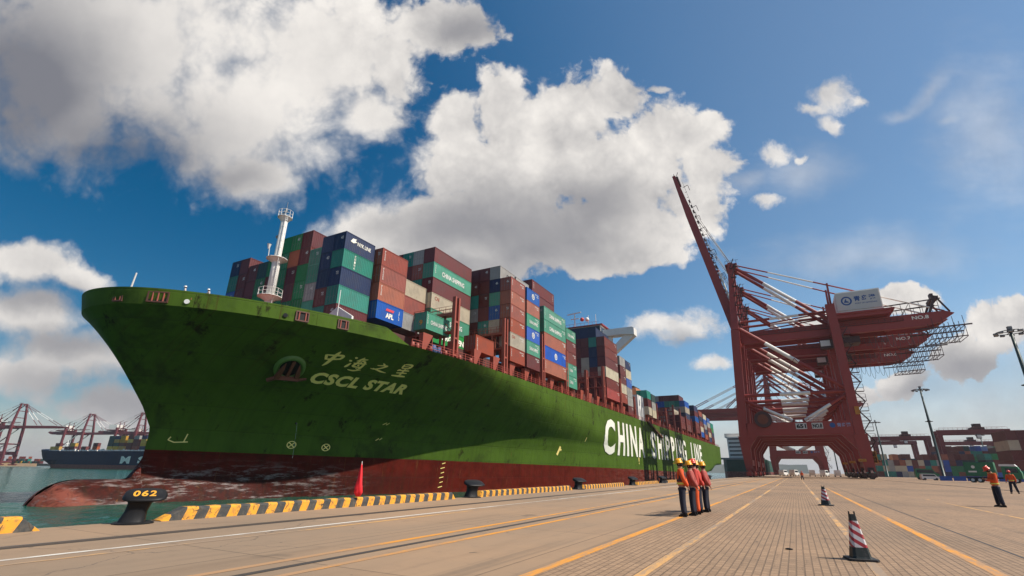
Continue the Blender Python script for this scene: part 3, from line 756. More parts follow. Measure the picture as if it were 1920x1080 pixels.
# brush-written name: strokes as tapered ribbons in a unit box
def strokes(strk, fn, name):
    b_ = MB()
    for s_ in strk:
        pts = [Vector((x, y)) for x, y, r_ in s_]; rad = [r_ for x, y, r_ in s_]
        # densify with Catmull-Rom
        P = []; Rr = []
        for i in range(len(pts) - 1):
            p0 = pts[max(0, i - 1)]; p1 = pts[i]; p2 = pts[i + 1]; p3 = pts[min(len(pts) - 1, i + 2)]
            for k in range(5):
                t = k / 5
                P.append(.5 * ((2 * p1) + (p2 - p0) * t + (2 * p0 - 5 * p1 + 4 * p2 - p3) * t * t + (3 * p1 - p0 - 3 * p2 + p3) * t ** 3)); Rr.append(rad[i] * (1 - t) + rad[i + 1] * t)
        P.append(pts[-1]); Rr.append(rad[-1])
        vs = []
        for i, p_ in enumerate(P):
            d = (P[min(i + 1, len(P) - 1)] - P[max(i - 1, 0)]).normalized(); nn_ = Vector((-d.y, d.x)) * Rr[i] * 1.3
            for sg in (1, -1):
                u, v = p_.x + nn_.x * sg, p_.y + nn_.y * sg
                Y, z = fn(u, v); vs.append(skin(Y, z, .06)[0])
        b_.add(vs, [(2 * i, 2 * i + 1, 2 * i + 3, 2 * i + 2) for i in range(len(P) - 1)])
    b_.build(name, M_LETY, ship, False, SO)
W1 = .055
ZHONG = [[(.10, .78, .04), (.16, .60, W1), (.20, .42, .03)], [(.10, .76, .03), (.50, .80, .045), (.88, .86, .06), (.92, .74, W1), (.82, .58, .05)], [(.20, .46, .03), (.52, .52, .05), (.84, .60, .04)],
         [(.66, 1.12, .02), (.58, .90, .07), (.46, .50, .075), (.34, .16, .06), (.22, -.04, .012)]]
HAI = [[(.26, .98, .02), (.33, .92, .06), (.36, .86, .03)], [(.06, .68, .02), (.14, .64, .06), (.17, .58, .03)], [(.02, .08, .02), (.10, .20, .06), (.22, .46, .03)],
       [(.74, 1.05, .02), (.62, .86, .05), (.44, .68, .02)], [(.58, .84, .02), (.76, .88, .05), (.96, .94, .02)], [(.62, .78, .03), (.52, .54, .05), (.40, .26, .05), (.62, .22, .04), (.86, .26, .03)],
       [(.66, .74, .02), (.84, .74, .05), (.90, .58, .05), (.82, .20, .05), (.70, .06, .03), (.60, .12, .01)], [(.34, .50, .02), (.64, .52, .05), (1.02, .58, .02)], [(.66, .66, .02), (.71, .60, .05), (.73, .54, .02)], [(.60, .42, .02), (.65, .36, .05), (.66, .30, .02)],
       [(.24, -.08, .02), (.55, -.10, .045), (.90, .04, .02)]]
ZHI = [[(.62, 1.06, .02), (.70, .94, .06), (.70, .86, .02)], [(.34, .70, .03), (.60, .76, .05), (.90, .82, .06), (.76, .60, .05), (.50, .36, .05), (.24, .22, .05), (.02, .26, .02)], [(.16, .30, .03), (.40, .20, .06), (.70, .06, .07), (1.02, .0, .02)]]
XING = [[(.34, 1.00, .03), (.32, .84, .05), (.30, .68, .03)], [(.36, 1.0, .03), (.62, 1.04, .05), (.80, 1.02, .05), (.76, .84, .05), (.66, .70, .03)], [(.36, .84, .02), (.70, .88, .03)], [(.30, .68, .03), (.68, .72, .04)],
        [(.28, .58, .02), (.22, .50, .05), (.14, .42, .02)], [(.22, .48, .03), (.50, .52, .05), (.82, .56, .03)], [(.54, .66, .03), (.48, .36, .05), (.40, .06, .04)], [(.16, .26, .03), (.46, .30, .05), (.76, .34, .03)], [(-.02, .0, .03), (.38, .03, .065), (.78, .06, .04)]]
for nm, st_, a, b2, z0, z1 in (('中', ZHONG, 42.6, 45.0, 13.7, 15.4), ('海', HAI, 45.8, 48.3, 13.75, 15.3), ('之', ZHI, 49.2, 51.6, 13.95, 15.05), ('星', XING, 52.9, 55.5, 13.75, 15.45)):
    sc_ = 1.05
    strokes(st_, (lambda a_, b3, z0_, z1_: lambda u, v: ((a_ + b3) / 2 + (u - .5) * (b3 - a_) * sc_ + (v - .5) * -.5, (z0_ + z1_) / 2 + (v - .5) * (z1_ - z0_) * .86))(a, b2, z0, z1), 'lettering')
# CHINA SHIPPING LINE, letter by letter along the flat side
for ch, y0, y1 in [('C', 129.6, 138.6), ('H', 141.3, 147.6), ('I', 149.6, 151.4), ('N', 153.6, 160.8), ('A', 162.0, 169.6),
                   ('S', 179.2, 186.8), ('H', 189.2, 196.2), ('I', 198.6, 200.6), ('P', 203.2, 210), ('P', 213, 219.8), ('I', 222.4, 224.4), ('N', 227, 234.2), ('G', 236.6, 245.6),
                   ('L', 259, 265.6), ('I', 268, 270.2), ('N', 273, 281), ('E', 284, 291)]:
    hull_text(ch, (lambda a_, c_: lambda u, v: (a_ + (c_ - a_) * u, 5.5 + 9.2 * v))(y0, y1), M_LET, bold=.035, cuts=3, off=.13)
# small hull marks
def ring_mark(Y, z, r_):
    b_ = MB()
    def P(a, rr): return skin(Y + math.cos(a) * rr * 1.25, z + math.sin(a) * rr, .05)[0]
    n = 20
    for k in range(n): b_.add([P(2 * PI * k / n, r_), P(2 * PI * k / n, r_ * .8), P(2 * PI * (k + 1) / n, r_ * .8), P(2 * PI * (k + 1) / n, r_)], [(0, 1, 2, 3)])
    for a0 in (PI / 4, 3 * PI / 4):
        d = .13
        b_.add([P(a0 - d, r_ * .85), P(a0 + d, r_ * .85), P(a0 + PI - d, r_ * .85), P(a0 + PI + d, r_ * .85)], [(0, 1, 2, 3)])
    b_.build('thruster_mark', M_LETY, ship, False, SO)
ring_mark(46.4, 4.15, .5); ring_mark(51.1, 4.0, .5)
def poly_mark(pts, name='hull_mark'):
    b_ = MB()
    for (a, c, w_) in pts:
        A = Vector(a); B = Vector(c); d = (B - A).normalized(); nn_ = Vector((-d.y, d.x)) * w_ / 2
        b_.add([skin(*(A + nn_), .05)[0], skin(*(A - nn_), .05)[0], skin(*(B - nn_), .05)[0], skin(*(B + nn_), .05)[0]], [(0, 1, 2, 3)])
    b_.build(name, M_LETY, ship, False, SO)
poly_mark([((33.6, 3.9), (33.0, 4.15), .12), ((33.0, 4.15), (33.2, 4.5), .12), ((33.6, 3.9), (34.9, 4.0), .12), ((34.5, 4.0), (34.7, 4.9), .12)], 'bulb_mark')
poly_mark([((58.4, 7.6), (58.9, 7.9), .12), ((59.0, 7.6), (59.4, 7.9), .12)]); poly_mark([((58.5, 5.3), (58.9, 5.6), .12), ((59.1, 5.4), (59.4, 5.7), .12)])
poly_mark([((106.6, 4.6), (107.4, 6.4), .7), ((107.2, 6.0), (108.2, 5.6), .4)]); poly_mark([((118.5, 8), (118.5, 9), .3)]); poly_mark([((162, 4.2), (162, 5.4), .6), ((162, 3.4), (162, 3.9), .4)])
# draught marks near the waterline, weathered
for k in range(6): poly_mark([((72 + (k % 2) * .2, -1.6 + k * .75), (72.9, -1.6 + k * .75 + .18), .12)], 'draught_mark')
# fairleads on the bulwark: a dark slab paints the shaded opening inside each frame
def fairlead(Y, wd, ht, z=18.25, rollers=1):
    P, n_ = skin(Y, 17.4, 0); n_ = Vector((n_.x, n_.y, 0)).normalized(); tdir = Vector((-n_.y, n_.x, 0))
    P = Vector((P.x, P.y, z))
    def box(b_, a0, a1, z0, z1, d0, d1):
        c = []
        for dz in (z0, z1):
            for aa, dd in ((a0, d0), (a1, d0), (a1, d1), (a0, d1)): c.append(P + tdir * aa + n_ * dd + Vector((0, 0, dz)))
        b_.add(c, [(3, 2, 1, 0), (4, 5, 6, 7), (0, 1, 5, 4), (1, 2, 6, 5), (2, 3, 7, 6), (3, 0, 4, 7)])
    b_ = MB(); box(b_, -wd / 2, wd / 2, -ht / 2, ht / 2, -.04, .05); o = b_.build('fairlead', M_DARK, ship, False, SO)
    b_ = MB()
    for a0, a1, z0, z1 in ((-wd / 2 - .1, -wd / 2 + .04, -ht / 2 - .1, ht / 2 + .1), (wd / 2 - .04, wd / 2 + .1, -ht / 2 - .1, ht / 2 + .1), (-wd / 2 + .04, wd / 2 - .04, -ht / 2 - .12, -ht / 2 + .03), (-wd / 2 + .04, wd / 2 - .04, ht / 2 - .03, ht / 2 + .12)):
        box(b_, a0, a1, z0, z1, -.02, .16)
    fr = b_.build('frame', paint('fairlead_frame', (.10, .035, .02), .6, .4, .5), o); 
    b_ = MB()
    for k in range(rollers + 1):
        a0 = -wd * .28 + k * (wd * .56 / max(1, rollers)); c = P + tdir * a0 + n_ * .08
        b_.tube(c + Vector((0, 0, -ht / 2 + .03)), c + Vector((0, 0, ht / 2 - .03)), .09, n=8)
    b_.build('roller', M_RED, o)
fairlead(23.0, .95, 1.0, 18.2); fairlead(25.1, 1.9, 1.0, 18.2, 2); fairlead(36.9, 1.35, 1.0, 18.15); fairlead(41.6, 1.25, 1.0, 18.15)
for Y in (27.0, 35.2):
    P, n_ = skin(Y, 17.95, .03); n_ = Vector((n_.x, n_.y, 0)).normalized(); P.x = CX + hb(Y, 17.4) + .03 * n_.x
    b_ = MB(); b_.tube(P - n_ * .1, P + n_ * .10, .26, n=14); b_.build('mooring_hole', M_BLK if Y > 30 else M_WHITE, ship, False, SO)
# hawse recess and anchor
P, n_ = skin(40.3, 13.05, 0)
up = (Vector((0, 0, 1)) - n_ * n_.z).normalized(); fw = up.cross(n_).normalized()
def FP(a, b2, d): return P + fw * a * 1.3 + up * b2 * 1.3 + n_ * d
b_ = MB(); vs = []; fs = []; N = 28
for rr, d in [(1.62, -.05), (1.55, .28), (1.38, .42), (1.18, .38), (1.05, .15), (.95, -.12)]:
    for k in range(N): a = 2 * PI * k / N; vs.append(FP(rr * math.cos(a) * .9, rr * math.sin(a), d))
for i in range(5):
    for k in range(N): fs.append((i * N + k, i * N + (k + 1) % N, (i + 1) * N + (k + 1) % N, (i + 1) * N + k))
b_.add(vs, fs); b_.build('anchor_bolster', paint('bolster_green', (.10, .19, .035), .5, .4, .35), ship, True, SO)
b_ = MB(); b_.add([FP(1.02 * math.cos(2 * PI * k / N) * .9, 1.02 * math.sin(2 * PI * k / N), .03) for k in range(N)], [tuple(range(N))]); b_.build('hawse_pipe', M_DARK, ship, False, SO)
M_ANC = paint('anchor_rust', (.16, .045, .022), .75, .5, .6, scale=2)
b_ = MB()
b_.beam(FP(.1, 1.0, .25), FP(-.05, -.9, .55), .36, .36, side=tuple(fw))
b_.beam(FP(-1.15, -1.05, .55), FP(1.05, -.85, .75), .55, .5)
for s_, x in ((-1, -1.05), (1, .98)):
    b_.beam(FP(x * .9, -1.0, .65), FP(x * .72, .35, .75), .62, .5, w2=.40, h2=.3, side=tuple(fw)); b_.beam(FP(x * .72, .35, .75), FP(x * .62, .95, .7), .40, .3, w2=.06, h2=.08, side=tuple(fw))
b_.beam(FP(.9, -.95, .75), FP(1.75, -.62, .8), .42, .3, w2=.34, h2=.2); b_.beam(FP(-1.1, -1.1, .6), FP(-1.65, -1.5, .55), .42, .36)
b_.build('anchor', M_ANC, ship, False, SO)
# anchor wash water stain line and chain hole
b_ = MB(); b_.tube(skin(45.9, 6.9, -.1)[0], skin(45.9, 6.9, .12)[0], .13, n=10); b_.build('drain_hole', M_DARK, ship, False, SO)
m, t, p = newmat('falling_water'); p.inputs['Base Color'].default_value = (.42, .46, .44, 1); p.inputs['Roughness'].default_value = .2; p.inputs['Alpha'].default_value = .45
b_ = MB()
for k in range(14):
    a = skin(45.9, 6.9, .25)[0]; z0 = 6.9 - k * .32; z1 = z0 - .30 * (1 if k % 3 else .7)
    off_ = .25 + .9 * (1 - math.exp(-k / 5))
    b_.tube((a.x + off_ * .5, a.y - off_ * .2, z0), (a.x + off_ * .5 + .03, a.y - off_ * .2, z1), .03, .02, n=5)
b_.build('water_jet', m, ship, False, SO)
b_ = MB(); random.seed(5)
# foremast
fm = (CX, 42.6)
b_ = MB(); b_.lathe([(1.55, 17.4), (1.5, 19.6), (1.35, 21.2), (.62, 24.0), (.62, 24.1)], (fm[0], fm[1], 0), 8); b_.build('mast_base', M_WHITE, ship, False, SO)
b_ = MB(); b_.lathe([(.62, 24.0), (.60, 30.7), (.52, 30.9), (.50, 37.7), (.36, 38.0)], (fm[0], fm[1], 0), 16); b_.build('foremast', M_WHITE, ship, True, SO)
def platform(z, r_, rail, x=fm[0], y=fm[1]):
    b_ = MB(); b_.lathe([(.55, z - .7), (r_ * .85, z - .12), (r_, z - .08), (r_, z), (.5, z)], (x, y, 0), 10)
    if rail:
        n = 10
        for k in range(n):
            a, a2 = 2 * PI * k / n, 2 * PI * (k + 1) / n
            p0 = (x + r_ * .96 * math.cos(a), y + r_ * .96 * math.sin(a)); p1 = (x + r_ * .96 * math.cos(a2), y + r_ * .96 * math.sin(a2))
            b_.tube((p0[0], p0[1], z), (p0[0], p0[1], z + 1.1), .035, n=5)
            for h in (.55, 1.1): b_.tube((p0[0], p0[1], z + h), (p1[0], p1[1], z + h), .03, n=5)
    b_.build('mast_platform', M_WHITE, ship, False, SO)
platform(24.9, 1.75, True); platform(31.0, 1.55, False); platform(38.1, 1.1, True)
b_ = MB()
for x in (.72, 1.15): b_.tube((fm[0] + x, fm[1] - .25, 18), (fm[0] + x * .82, fm[1] - .25, 38), .035, n=5)
for i in range(56): z = 18.3 + i * .35; f_ = 1 - .18 * (z - 18) / 20; b_.tube((fm[0] + .72 * f_, fm[1] - .25, z), (fm[0] + 1.15 * f_, fm[1] - .25, z), .02, n=4)
for i in range(10):
    z = 26.5 + i * 1.2; f_ = 1 - .18 * (z - 18) / 20
    b_.beam((fm[0] + .6 * f_, fm[1] - .6, z), (fm[0] + 1.3 * f_, fm[1] - .6, z), .03, .05); b_.beam((fm[0] + 1.3 * f_, fm[1] - .6, z), (fm[0] + 1.3 * f_, fm[1] - .2, z), .03, .05)
b_.tube((fm[0] + 1.3, fm[1] - .6, 26), (fm[0] + 1.1, fm[1] - .6, 37.8), .03, n=5)
b_.build('mast_ladder', M_WHITE, ship, False, SO)
b_ = MB(); b_.tube((fm[0], fm[1], 38), (fm[0], fm[1], 40.9), .07, .04, n=6); b_.tube((fm[0] - .5, fm[1], 38.1), (fm[0] - .5, fm[1], 39.6), .05, n=5)
b_.lathe([(.14, 39.2), (.18, 39.3), (.18, 39.6), (.14, 39.7)], (fm[0], fm[1], 0), 8); b_.lathe([(.12, 34.6), (.2, 34.7), (.2, 35), (.1, 35.1)], (fm[0] - .75, fm[1] - .2, 0), 8)
b_.beam((fm[0] - .9, fm[1] - .3, 38.8), (fm[0] + 1.0, fm[1] - .3, 38.8), .08); b_.build('mast_light', M_GRY, ship, False, SO)
b_ = MB(); b_.tube((fm[0] - .7, fm[1] - 1, 31), (fm[0] - .85, fm[1] - 1, 32.6), .07, n=6); b_.lathe([(.12, 32.5), (.3, 33.2), (.34, 33.25)], (fm[0] - .9, fm[1] - 1.1, 0), 8); b_.build('horn', M_WHITE, ship, False, SO)
# bow jackstaff
b_ = MB(); b_.tube((-61.2, 24, 17.4), (-60.6, 24, 21.3), .12, .08, n=8); b_.build('jackstaff', M_WHITE, ship, False, SO)
# white breakwater and deck railing stubs behind the bulwark
b_ = MB(); b_.prism([(-56.5, 17.4), (-54.6, 19.3), (-50.5, 21.6), (-47.6, 19.9), (-47.6, 17.4)], 43.4, 43.7, 'y'); b_.build('breakwater', M_WHITE, ship, False, SO)
b_ = MB()
for x in (-58.6, -57.5, -56.4, -55.3): b_.tube((x, 36.4, 17.4), (x, 36.4, 20.0), .05, n=5)
b_.tube((-58.6, 36.4, 20.0), (-55.3, 36.4, 20.0), .05, n=5); b_.build('deck_rail', M_RED, ship, False, SO)
b_ = MB(); b_.tube((-49.2, 42.4, 17.4), (-49.2, 42.4, 23.4), .06, n=6); b_.build('flag_staff', M_WHITE, ship, False, SO)

# ---- deck edge railing, pedestals, hatch coaming, lashing bridges
b_ = MB(); Y = 52.0
while Y < 370:
    x = CX + hb(Y, 17.4) - .12; x2 = CX + hb(Y + 1.9, 17.4) - .12
    b_.box(x - .04, x + .04, Y - .04, Y + .04, 17.3, 18.5)
    for h in (17.75, 18.12, 18.48): b_.beam((x, Y, h), (x2, Y + 1.9, h), .05, .05)
    Y += 1.9
b_.build('deck_railing', paint('rail_red', (.36, .07, .045), .55, .35, .25), ship, False, SO)
random.seed(11)
def hold_edge(Y): return CX + min(HB, hb(Y, 17.4)) - 1.2
Y = 55.0; M_PED = paint('pedestal_red', (.27, .055, .03), .55, .45, .4)
while Y < 366:
    if not 163 < Y < 181:
        x = hold_edge(Y) - .3; b_ = MB()
        b_.prism([(Y, 17.32), (Y + .9, 17.32), (Y + .9, 17.9), (Y + 2.3, 20.2), (Y + 2.1, 20.25), (Y, 20.25)], x - .4, x + .35, 'x')
        b_.build('hatch_pedestal', M_PED, ship, False, SO)
    Y += 6.1
M_HC = paint('hatch_brown', (.07, .022, .016), .7, .4, .3)
for (a, c) in ((45, 62), (63.6, 76.6), (78.2, 91.6), (92.6, 104.9), (105.6, 117.9), (119, 131.4), (132.8, 145), (149, 162), (181, 194), (197, 209), (213, 225), (229, 241), (244, 256), (258, 270), (273, 284), (286, 298), (301, 313), (316, 328), (331, 343), (345, 357)):
    xe = min(CX + hb(a, 17.4), CX + HB) - 3.2
    b_ = MB(); b_.box(2 * CX - xe, xe, a, c, 17.3, 20.3); b_.build('hatch_coaming', M_HC, ship, False, SO)
def lashing(Y, z1, xs, arm, name='lashing_bridge', y1=1.0):
    b_ = MB()
    for yy in (Y, Y + y1):
        b_.box(xs - .35, xs + .25, yy - .18, yy + .18, 17.3, z1)
        k = 1
        while k * 2.5 < arm:
            b_.box(xs - k * 2.5 - .15, xs - k * 2.5 + .15, yy - .12, yy + .12, 17.3, z1 - 2.6); k += 1
    zz_ = z1 - 2.6
    b_.box(xs - arm, xs - .36, Y - .1, Y + y1 + .1, zz_ - .45, zz_)
    b_.box(xs - arm, xs - .36, Y - .1, Y + y1 + .1, zz_ - 3.3, zz_ - 3.05)
    for z in (17.9, 20.6, 23.3):
        if z < z1 - .8: b_.box(xs - .3, xs + .2, Y + .19, Y + y1 - .19, z, z + .3)
    n = int(arm / 1.25)
    for yy in (Y - .08, Y + y1 + .08):
        for i in range(n + 1):
            x = xs - .4 - (arm - .4) * i / n; b_.tube((x, yy, zz_), (x, yy, zz_ + 1.1), .04, n=5)
        for h in (.55, 1.1): b_.tube((xs - .4, yy, zz_ + h), (xs - arm, yy, zz_ + h), .035, n=5)
    for i in range(3): b_.beam((xs - .4 - 2.5 * i, Y, zz_ - 3.1), (xs - 2.9 - 2.5 * i, Y, zz_ - .4), .1, .1)
    return b_.build(name, M_RED, ship, False, SO)
lashing(61.2, 27.6, -44.1, 9.5); lashing(77.0, 28.2, -43.9, 15); lashing(92.0, 28.6, -43.2, 4); lashing(104.9, 27.8, -43.2, 4); lashing(118.3, 25.5, -43.2, 8)
for Y, z in ((132.0, 29), (147.8, 28), (163.0, 24.5), (195.2, 26), (211.2, 26), (227.2, 29), (242.5, 29), (257, 27), (271.4, 27), (284.8, 27), (299.5, 27), (314.6, 27), (329.6, 27), (343.8, 27)):
    lashing(Y, z, -43.2, 11)
# odd gear on the side deck near the bow hatch: pipes, a blue winch cover, red drums
b_ = MB()
for k, Y in enumerate((53, 54.2, 56.5, 58.3, 59.7, 63.5, 66)): b_.lathe([(.28, 17.35), (.28, 18.3), (.16, 18.4)], (CX + hb(Y, 17.4) - 1.0 - .3 * (k % 2), Y, 0), 10)
b_.build('deck_vents', M_RED, ship, True, SO)
b_ = MB(); b_.lathe([(.5, 17.35), (.6, 17.9), (.35, 18.7)], (-44.6, 57.0, 0), 9); b_.lathe([(.4, 17.35), (.5, 17.8), (.3, 18.5)], (-44.4, 58.1, 0), 9); b_.build('canvas_cover', paint('blue_canvas', (.06, .12, .26), .8, .3, 0), ship, False, SO)

# ---- superstructure (bridge house), funnel
b_ = MB(); b_.box(-80, -54.2, 166.5, 178.5, 17.3, 47.5); house = b_.build('accommodation', M_WHITE, ship, False, SO)
b_ = MB()
for k in range(10):
    z = 20.5 + k * 2.7
    for i in range(12): b_.box(-78.8 + i * 2.05, -77.9 + i * 2.05, 166.42, 166.52, z, z + .9)
b_.build('windows', M_GLS, house)
b_ = MB(); b_.box(-84, -53.6, 165.4, 177, 47.5, 48.0); b_.box(-83.5, -54.1, 165.9, 176, 48.0, 51.2); b_.build('wheelhouse', M_WHITE, house)
b_ = MB(); b_.box(-83.3, -54.4, 165.8, 165.9, 48.3, 51.0); b_.box(-54.1, -53.98, 166.2, 175, 48.9, 50.5); b_.build('wheelhouse_windows', M_GLS, house)
b_ = MB(); b_.box(-84.2, -53.3, 165.3, 177.4, 51.2, 51.6)
for i in range(20): b_.tube((-84 + i * 1.5, 165.4, 51.6), (-84 + i * 1.5, 165.4, 52.6), .05, n=5)
b_.tube((-84, 165.4, 52.6), (-54.5, 165.4, 52.6), .05, n=5)
b_.build('roof', paint('roof_red', (.30, .035, .03), .5, .3, .1), house)
# open bridge wing: a box beam with a raking brace
b_ = MB()
b_.prism([(-53.5, 49.3), (-53.5, 46.9), (-46.0, 46.9), (-42.2, 46.4), (-42.2, 48.9), (-42.9, 49.3)], 166.2, 170.2, 'y')
b_.prism([(-54.1, 39.6), (-52.0, 38.8), (-42.2, 46.39), (-45.9, 46.89), (-50.6, 42.6), (-54.1, 42.6)], 167.0, 169.4, 'y')
b_.box(-52.4, -50.8, 167.2, 169.2, 42.61, 46.89)
b_.build('bridge_wing', M_WHITE, house)
b_ = MB(); b_.box(-54.19, -42.85, 166.7, 174.5, 17.3, 25.6); b_.build('side_house', M_WHITE, house)
b_ = MB(); b_.tube((-66, 171, 51.6), (-66, 171, 58.8), .28, .2, n=8); b_.beam((-69, 171, 58.4), (-63.4, 171, 58.8), .35, .35); b_.beam((-67.6, 171, 56.4), (-64.2, 171, 56.4), .3, .3)
for x in (-60.5, -57.5): b_.tube((x, 171, 51.6), (x, 171, 57.2), .1, n=6)
b_.build('radar_mast', M_WHITE, house)
b_ = MB(); b_.lathe([(.1, 54.6), (.7, 54.9), (.8, 55.5), (.5, 56.1), (.1, 56.3)], (-60.8, 170.6, 0), 12); b_.build('radome', M_WHITE, house, True)
b_ = MB(); b_.lathe([(.1, 54.7), (.75, 55.1), (.75, 55.9), (.1, 56.3)], (-62.6, 170, 0), 12); b_.build('red_light_ball', paint('ball_red', (.5, .04, .03), .5, .2, 0), house, True)
b_ = MB(); b_.box(-56, -47, 181.5, 192, 17.3, 30.3); b_.build('funnel', paint('funnel_orange', (.55, .20, .09), .5, .3, .1), ship, False, SO)
b_ = MB(); b_.box(-55, -48, 182.5, 191, 30.3, 31.2); b_.build('funnel_top', M_DARK, ship, False, SO)
# accommodation ladder stowed along the side
b_ = MB(); b_.beam((-42.45, 176, 17.6), (-42.2, 196, 13.2), .9, .3); b_.beam((-42.3, 175.6, 18.6), (-42.1, 195.8, 14.2), .06, .06)
for i in range(14): b_.tube((-42.3, 176 + i * 1.5, 17.6 - i * .33), (-42.3, 176 + i * 1.5, 18.6 - i * .33), .04, n=4)
b_.build('gangway', paint('gangway_rust', (.14, .05, .03), .7, .4, .4), ship, False, SO)

# ================================================================= CONTAINERS
def container_mesh(L, end_doors):
    b_ = MB(); Wd, Hh = 2.438, 2.75
    # corrugated long sides
    def corr(axis, fixed, a0, a1, z0, z1, depth, pitch, sgn):
        n = max(1, int((a1 - a0) / pitch)); pt = (a1 - a0) / n; prof = []
        for i in range(n):
            s = a0 + i * pt
            prof += [(s, 0), (s + pt * .25, 0), (s + pt * .40, depth), (s + pt * .80, depth), (s + pt * .98, 0)]
        prof.append((a1, 0)); vs = []
        for (s, d) in prof:
            for z in (z0, z1):
                vs.append((fixed - sgn * (.025 + d), s, z) if axis == 'x' else (s, fixed - sgn * (.025 + d), z))
        b_.add(vs, [(2 * i, 2 * i + 2, 2 * i + 3, 2 * i + 1) for i in range(len(prof) - 1)])
    pitch = .34
    corr('x', 0, .12, L - .12, .16, Hh - .1, .045, pitch, 1)
    corr('x', -Wd, .12, L - .12, .16, Hh - .1, .045, pitch * 2, -1)
    if not end_doors: corr('y', 0, -Wd + .12, -.12, .16, Hh - .12, .04, .28, -1)
    corr('y', L, -Wd + .12, -.12, .16, Hh - .12, .04, .6, 1)
    b_.box(-Wd + .03, -.03, .06, L - .03, Hh - .09, Hh - .03)     # roof
    b_.box(-Wd + .03, -.03, .06, L - .03, .02, .14)               # floor
    # frame: posts and rails, corner castings proud
    for x0, x1 in ((-Wd + .003, -Wd + .12), (-.12, -.003)):
        b_.box(x0, x1, .004, .12, .12, Hh - .11); b_.box(x0, x1, L - .12, L - .004, .12, Hh - .11)
        b_.box(x0 + .004, x1 - .004, .17, L - .17, .015, .155); b_.box(x0 + .004, x1 - .004, .17, L - .17, Hh - .10, Hh - .004)
        for y0, y1 in ((0, .17), (L - .17, L)):
            for z0, z1 in ((0, .118), (Hh - .118, Hh)): b_.box(x0 - (.003 if x0 < -1 else 0), x1 + (.003 if x0 > -1 else 0), y0, y1, z0, z1)
    for y0, y1 in ((.006, .115), (L - .115, L - .006)):
        b_.box(-Wd + .121, -.121, y0, y1, .02, .15); b_.box(-Wd + .121, -.121, y0, y1, Hh - .12, Hh - .01)
    me_ob = b_.build('c', M_GRY); me = me_ob.data; bpy.data.objects.remove(me_ob)
    return me
def door_mesh():
    b_ = MB(); Wd, Hh = 2.438, 2.75
    b_.box(-Wd + .125, -Wd / 2 - .01, .045, .09, .155, Hh - .125); b_.box(-Wd / 2 + .01, -.125, .045, .09, .155, Hh - .125)
    for i in range(4):
        for x0 in (-Wd + .2, -Wd / 2 + .08): b_.box(x0, x0 + .95, .03, .046, .35 + i * .58, .62 + i * .58)
    o = b_.build('door', M_GRY); me = o.data; bpy.data.objects.remove(o)
    b_ = MB()
    for x in (-2.12, -1.52, -.92, -.32):
        b_.tube((x, .012, .12), (x, .012, Hh - .1), .022, n=6); b_.box(x - .05, x + .05, -.005, .028, .95, 1.05); b_.box(x, x + .3, -.008, .012, 1.15, 1.2)
    o = b_.build('rods', M_GRY); me2 = o.data; bpy.data.objects.remove(o)
    return me, me2
CM = {(L, d): container_mesh(l, d) for L, l in ((20, 6.058), (40, 12.19)) for d in (0, 1)}
DM, RM = door_mesh()
for mm in list(CM.values()) + [DM, RM]: mm.name = 'container'
def omat(o, mat):
    o.material_slots[0].link = 'OBJECT'; o.material_slots[0].material = mat
CH = 2.75
BAYN = ['first', 'second', 'third', 'fourth', 'fifth', 'sixth', 'seventh', 'eighth', 'ninth', 'tenth', 'eleventh', 'twelfth', 'thirteenth', 'fourteenth', 'fifteenth', 'sixteenth', 'seventeenth', 'eighteenth', 'nineteenth', 'twentieth']
M_TXT = paint('stencil_white', (.62, .62, .58), .6, .35, 0)
def side_text(o, L, body, u0, u1, z0, z1, mat=None, name='lettering', bold=.02):
    # reads from fore (left in view) to aft along the +X side
    return lettering(body, lambda u, v: (-.012 + .0, u0 + (u1 - u0) * u, z0 + (z1 - z0) * v), mat or M_TXT, o, name, bold)
def front_text(o, body, x0, x1, z0, z1, mat=None, bold=.02):
    return lettering(body, lambda u, v: (x0 + (x1 - x0) * u, -.012, z0 + (z1 - z0) * v), mat or M_TXT, o, 'lettering', bold)
def vert_text(o, body, y, zt, h, mat=None):
    n = len(body)
    for i, ch in enumerate(body):
        if ch != ' ': side_text(o, 0, ch, y, y + h * .75, zt - (i + 1) * h * 1.25, zt - i * h * 1.25 - h * .25, mat)
def put_container(k, L, x, y, z, label, group, door=True, sc=1.0, detail=True):
    r = empty('shipping_container', (x, y, z)); r.scale = (1, 1, sc)
    o = link('container_body', CM[(L, 1 if door else 0)], r); omat(o, cmat(k))
    if door:
        d = link('door', DM, r); omat(d, cmat(k))
        if detail: e = link('locking_rods', RM, d); omat(e, cmat(k) if k in 'MKN' else M_GRY)
    tag(r, label, 'container', group)
    return r
GS = 'containers stacked on the green ship'
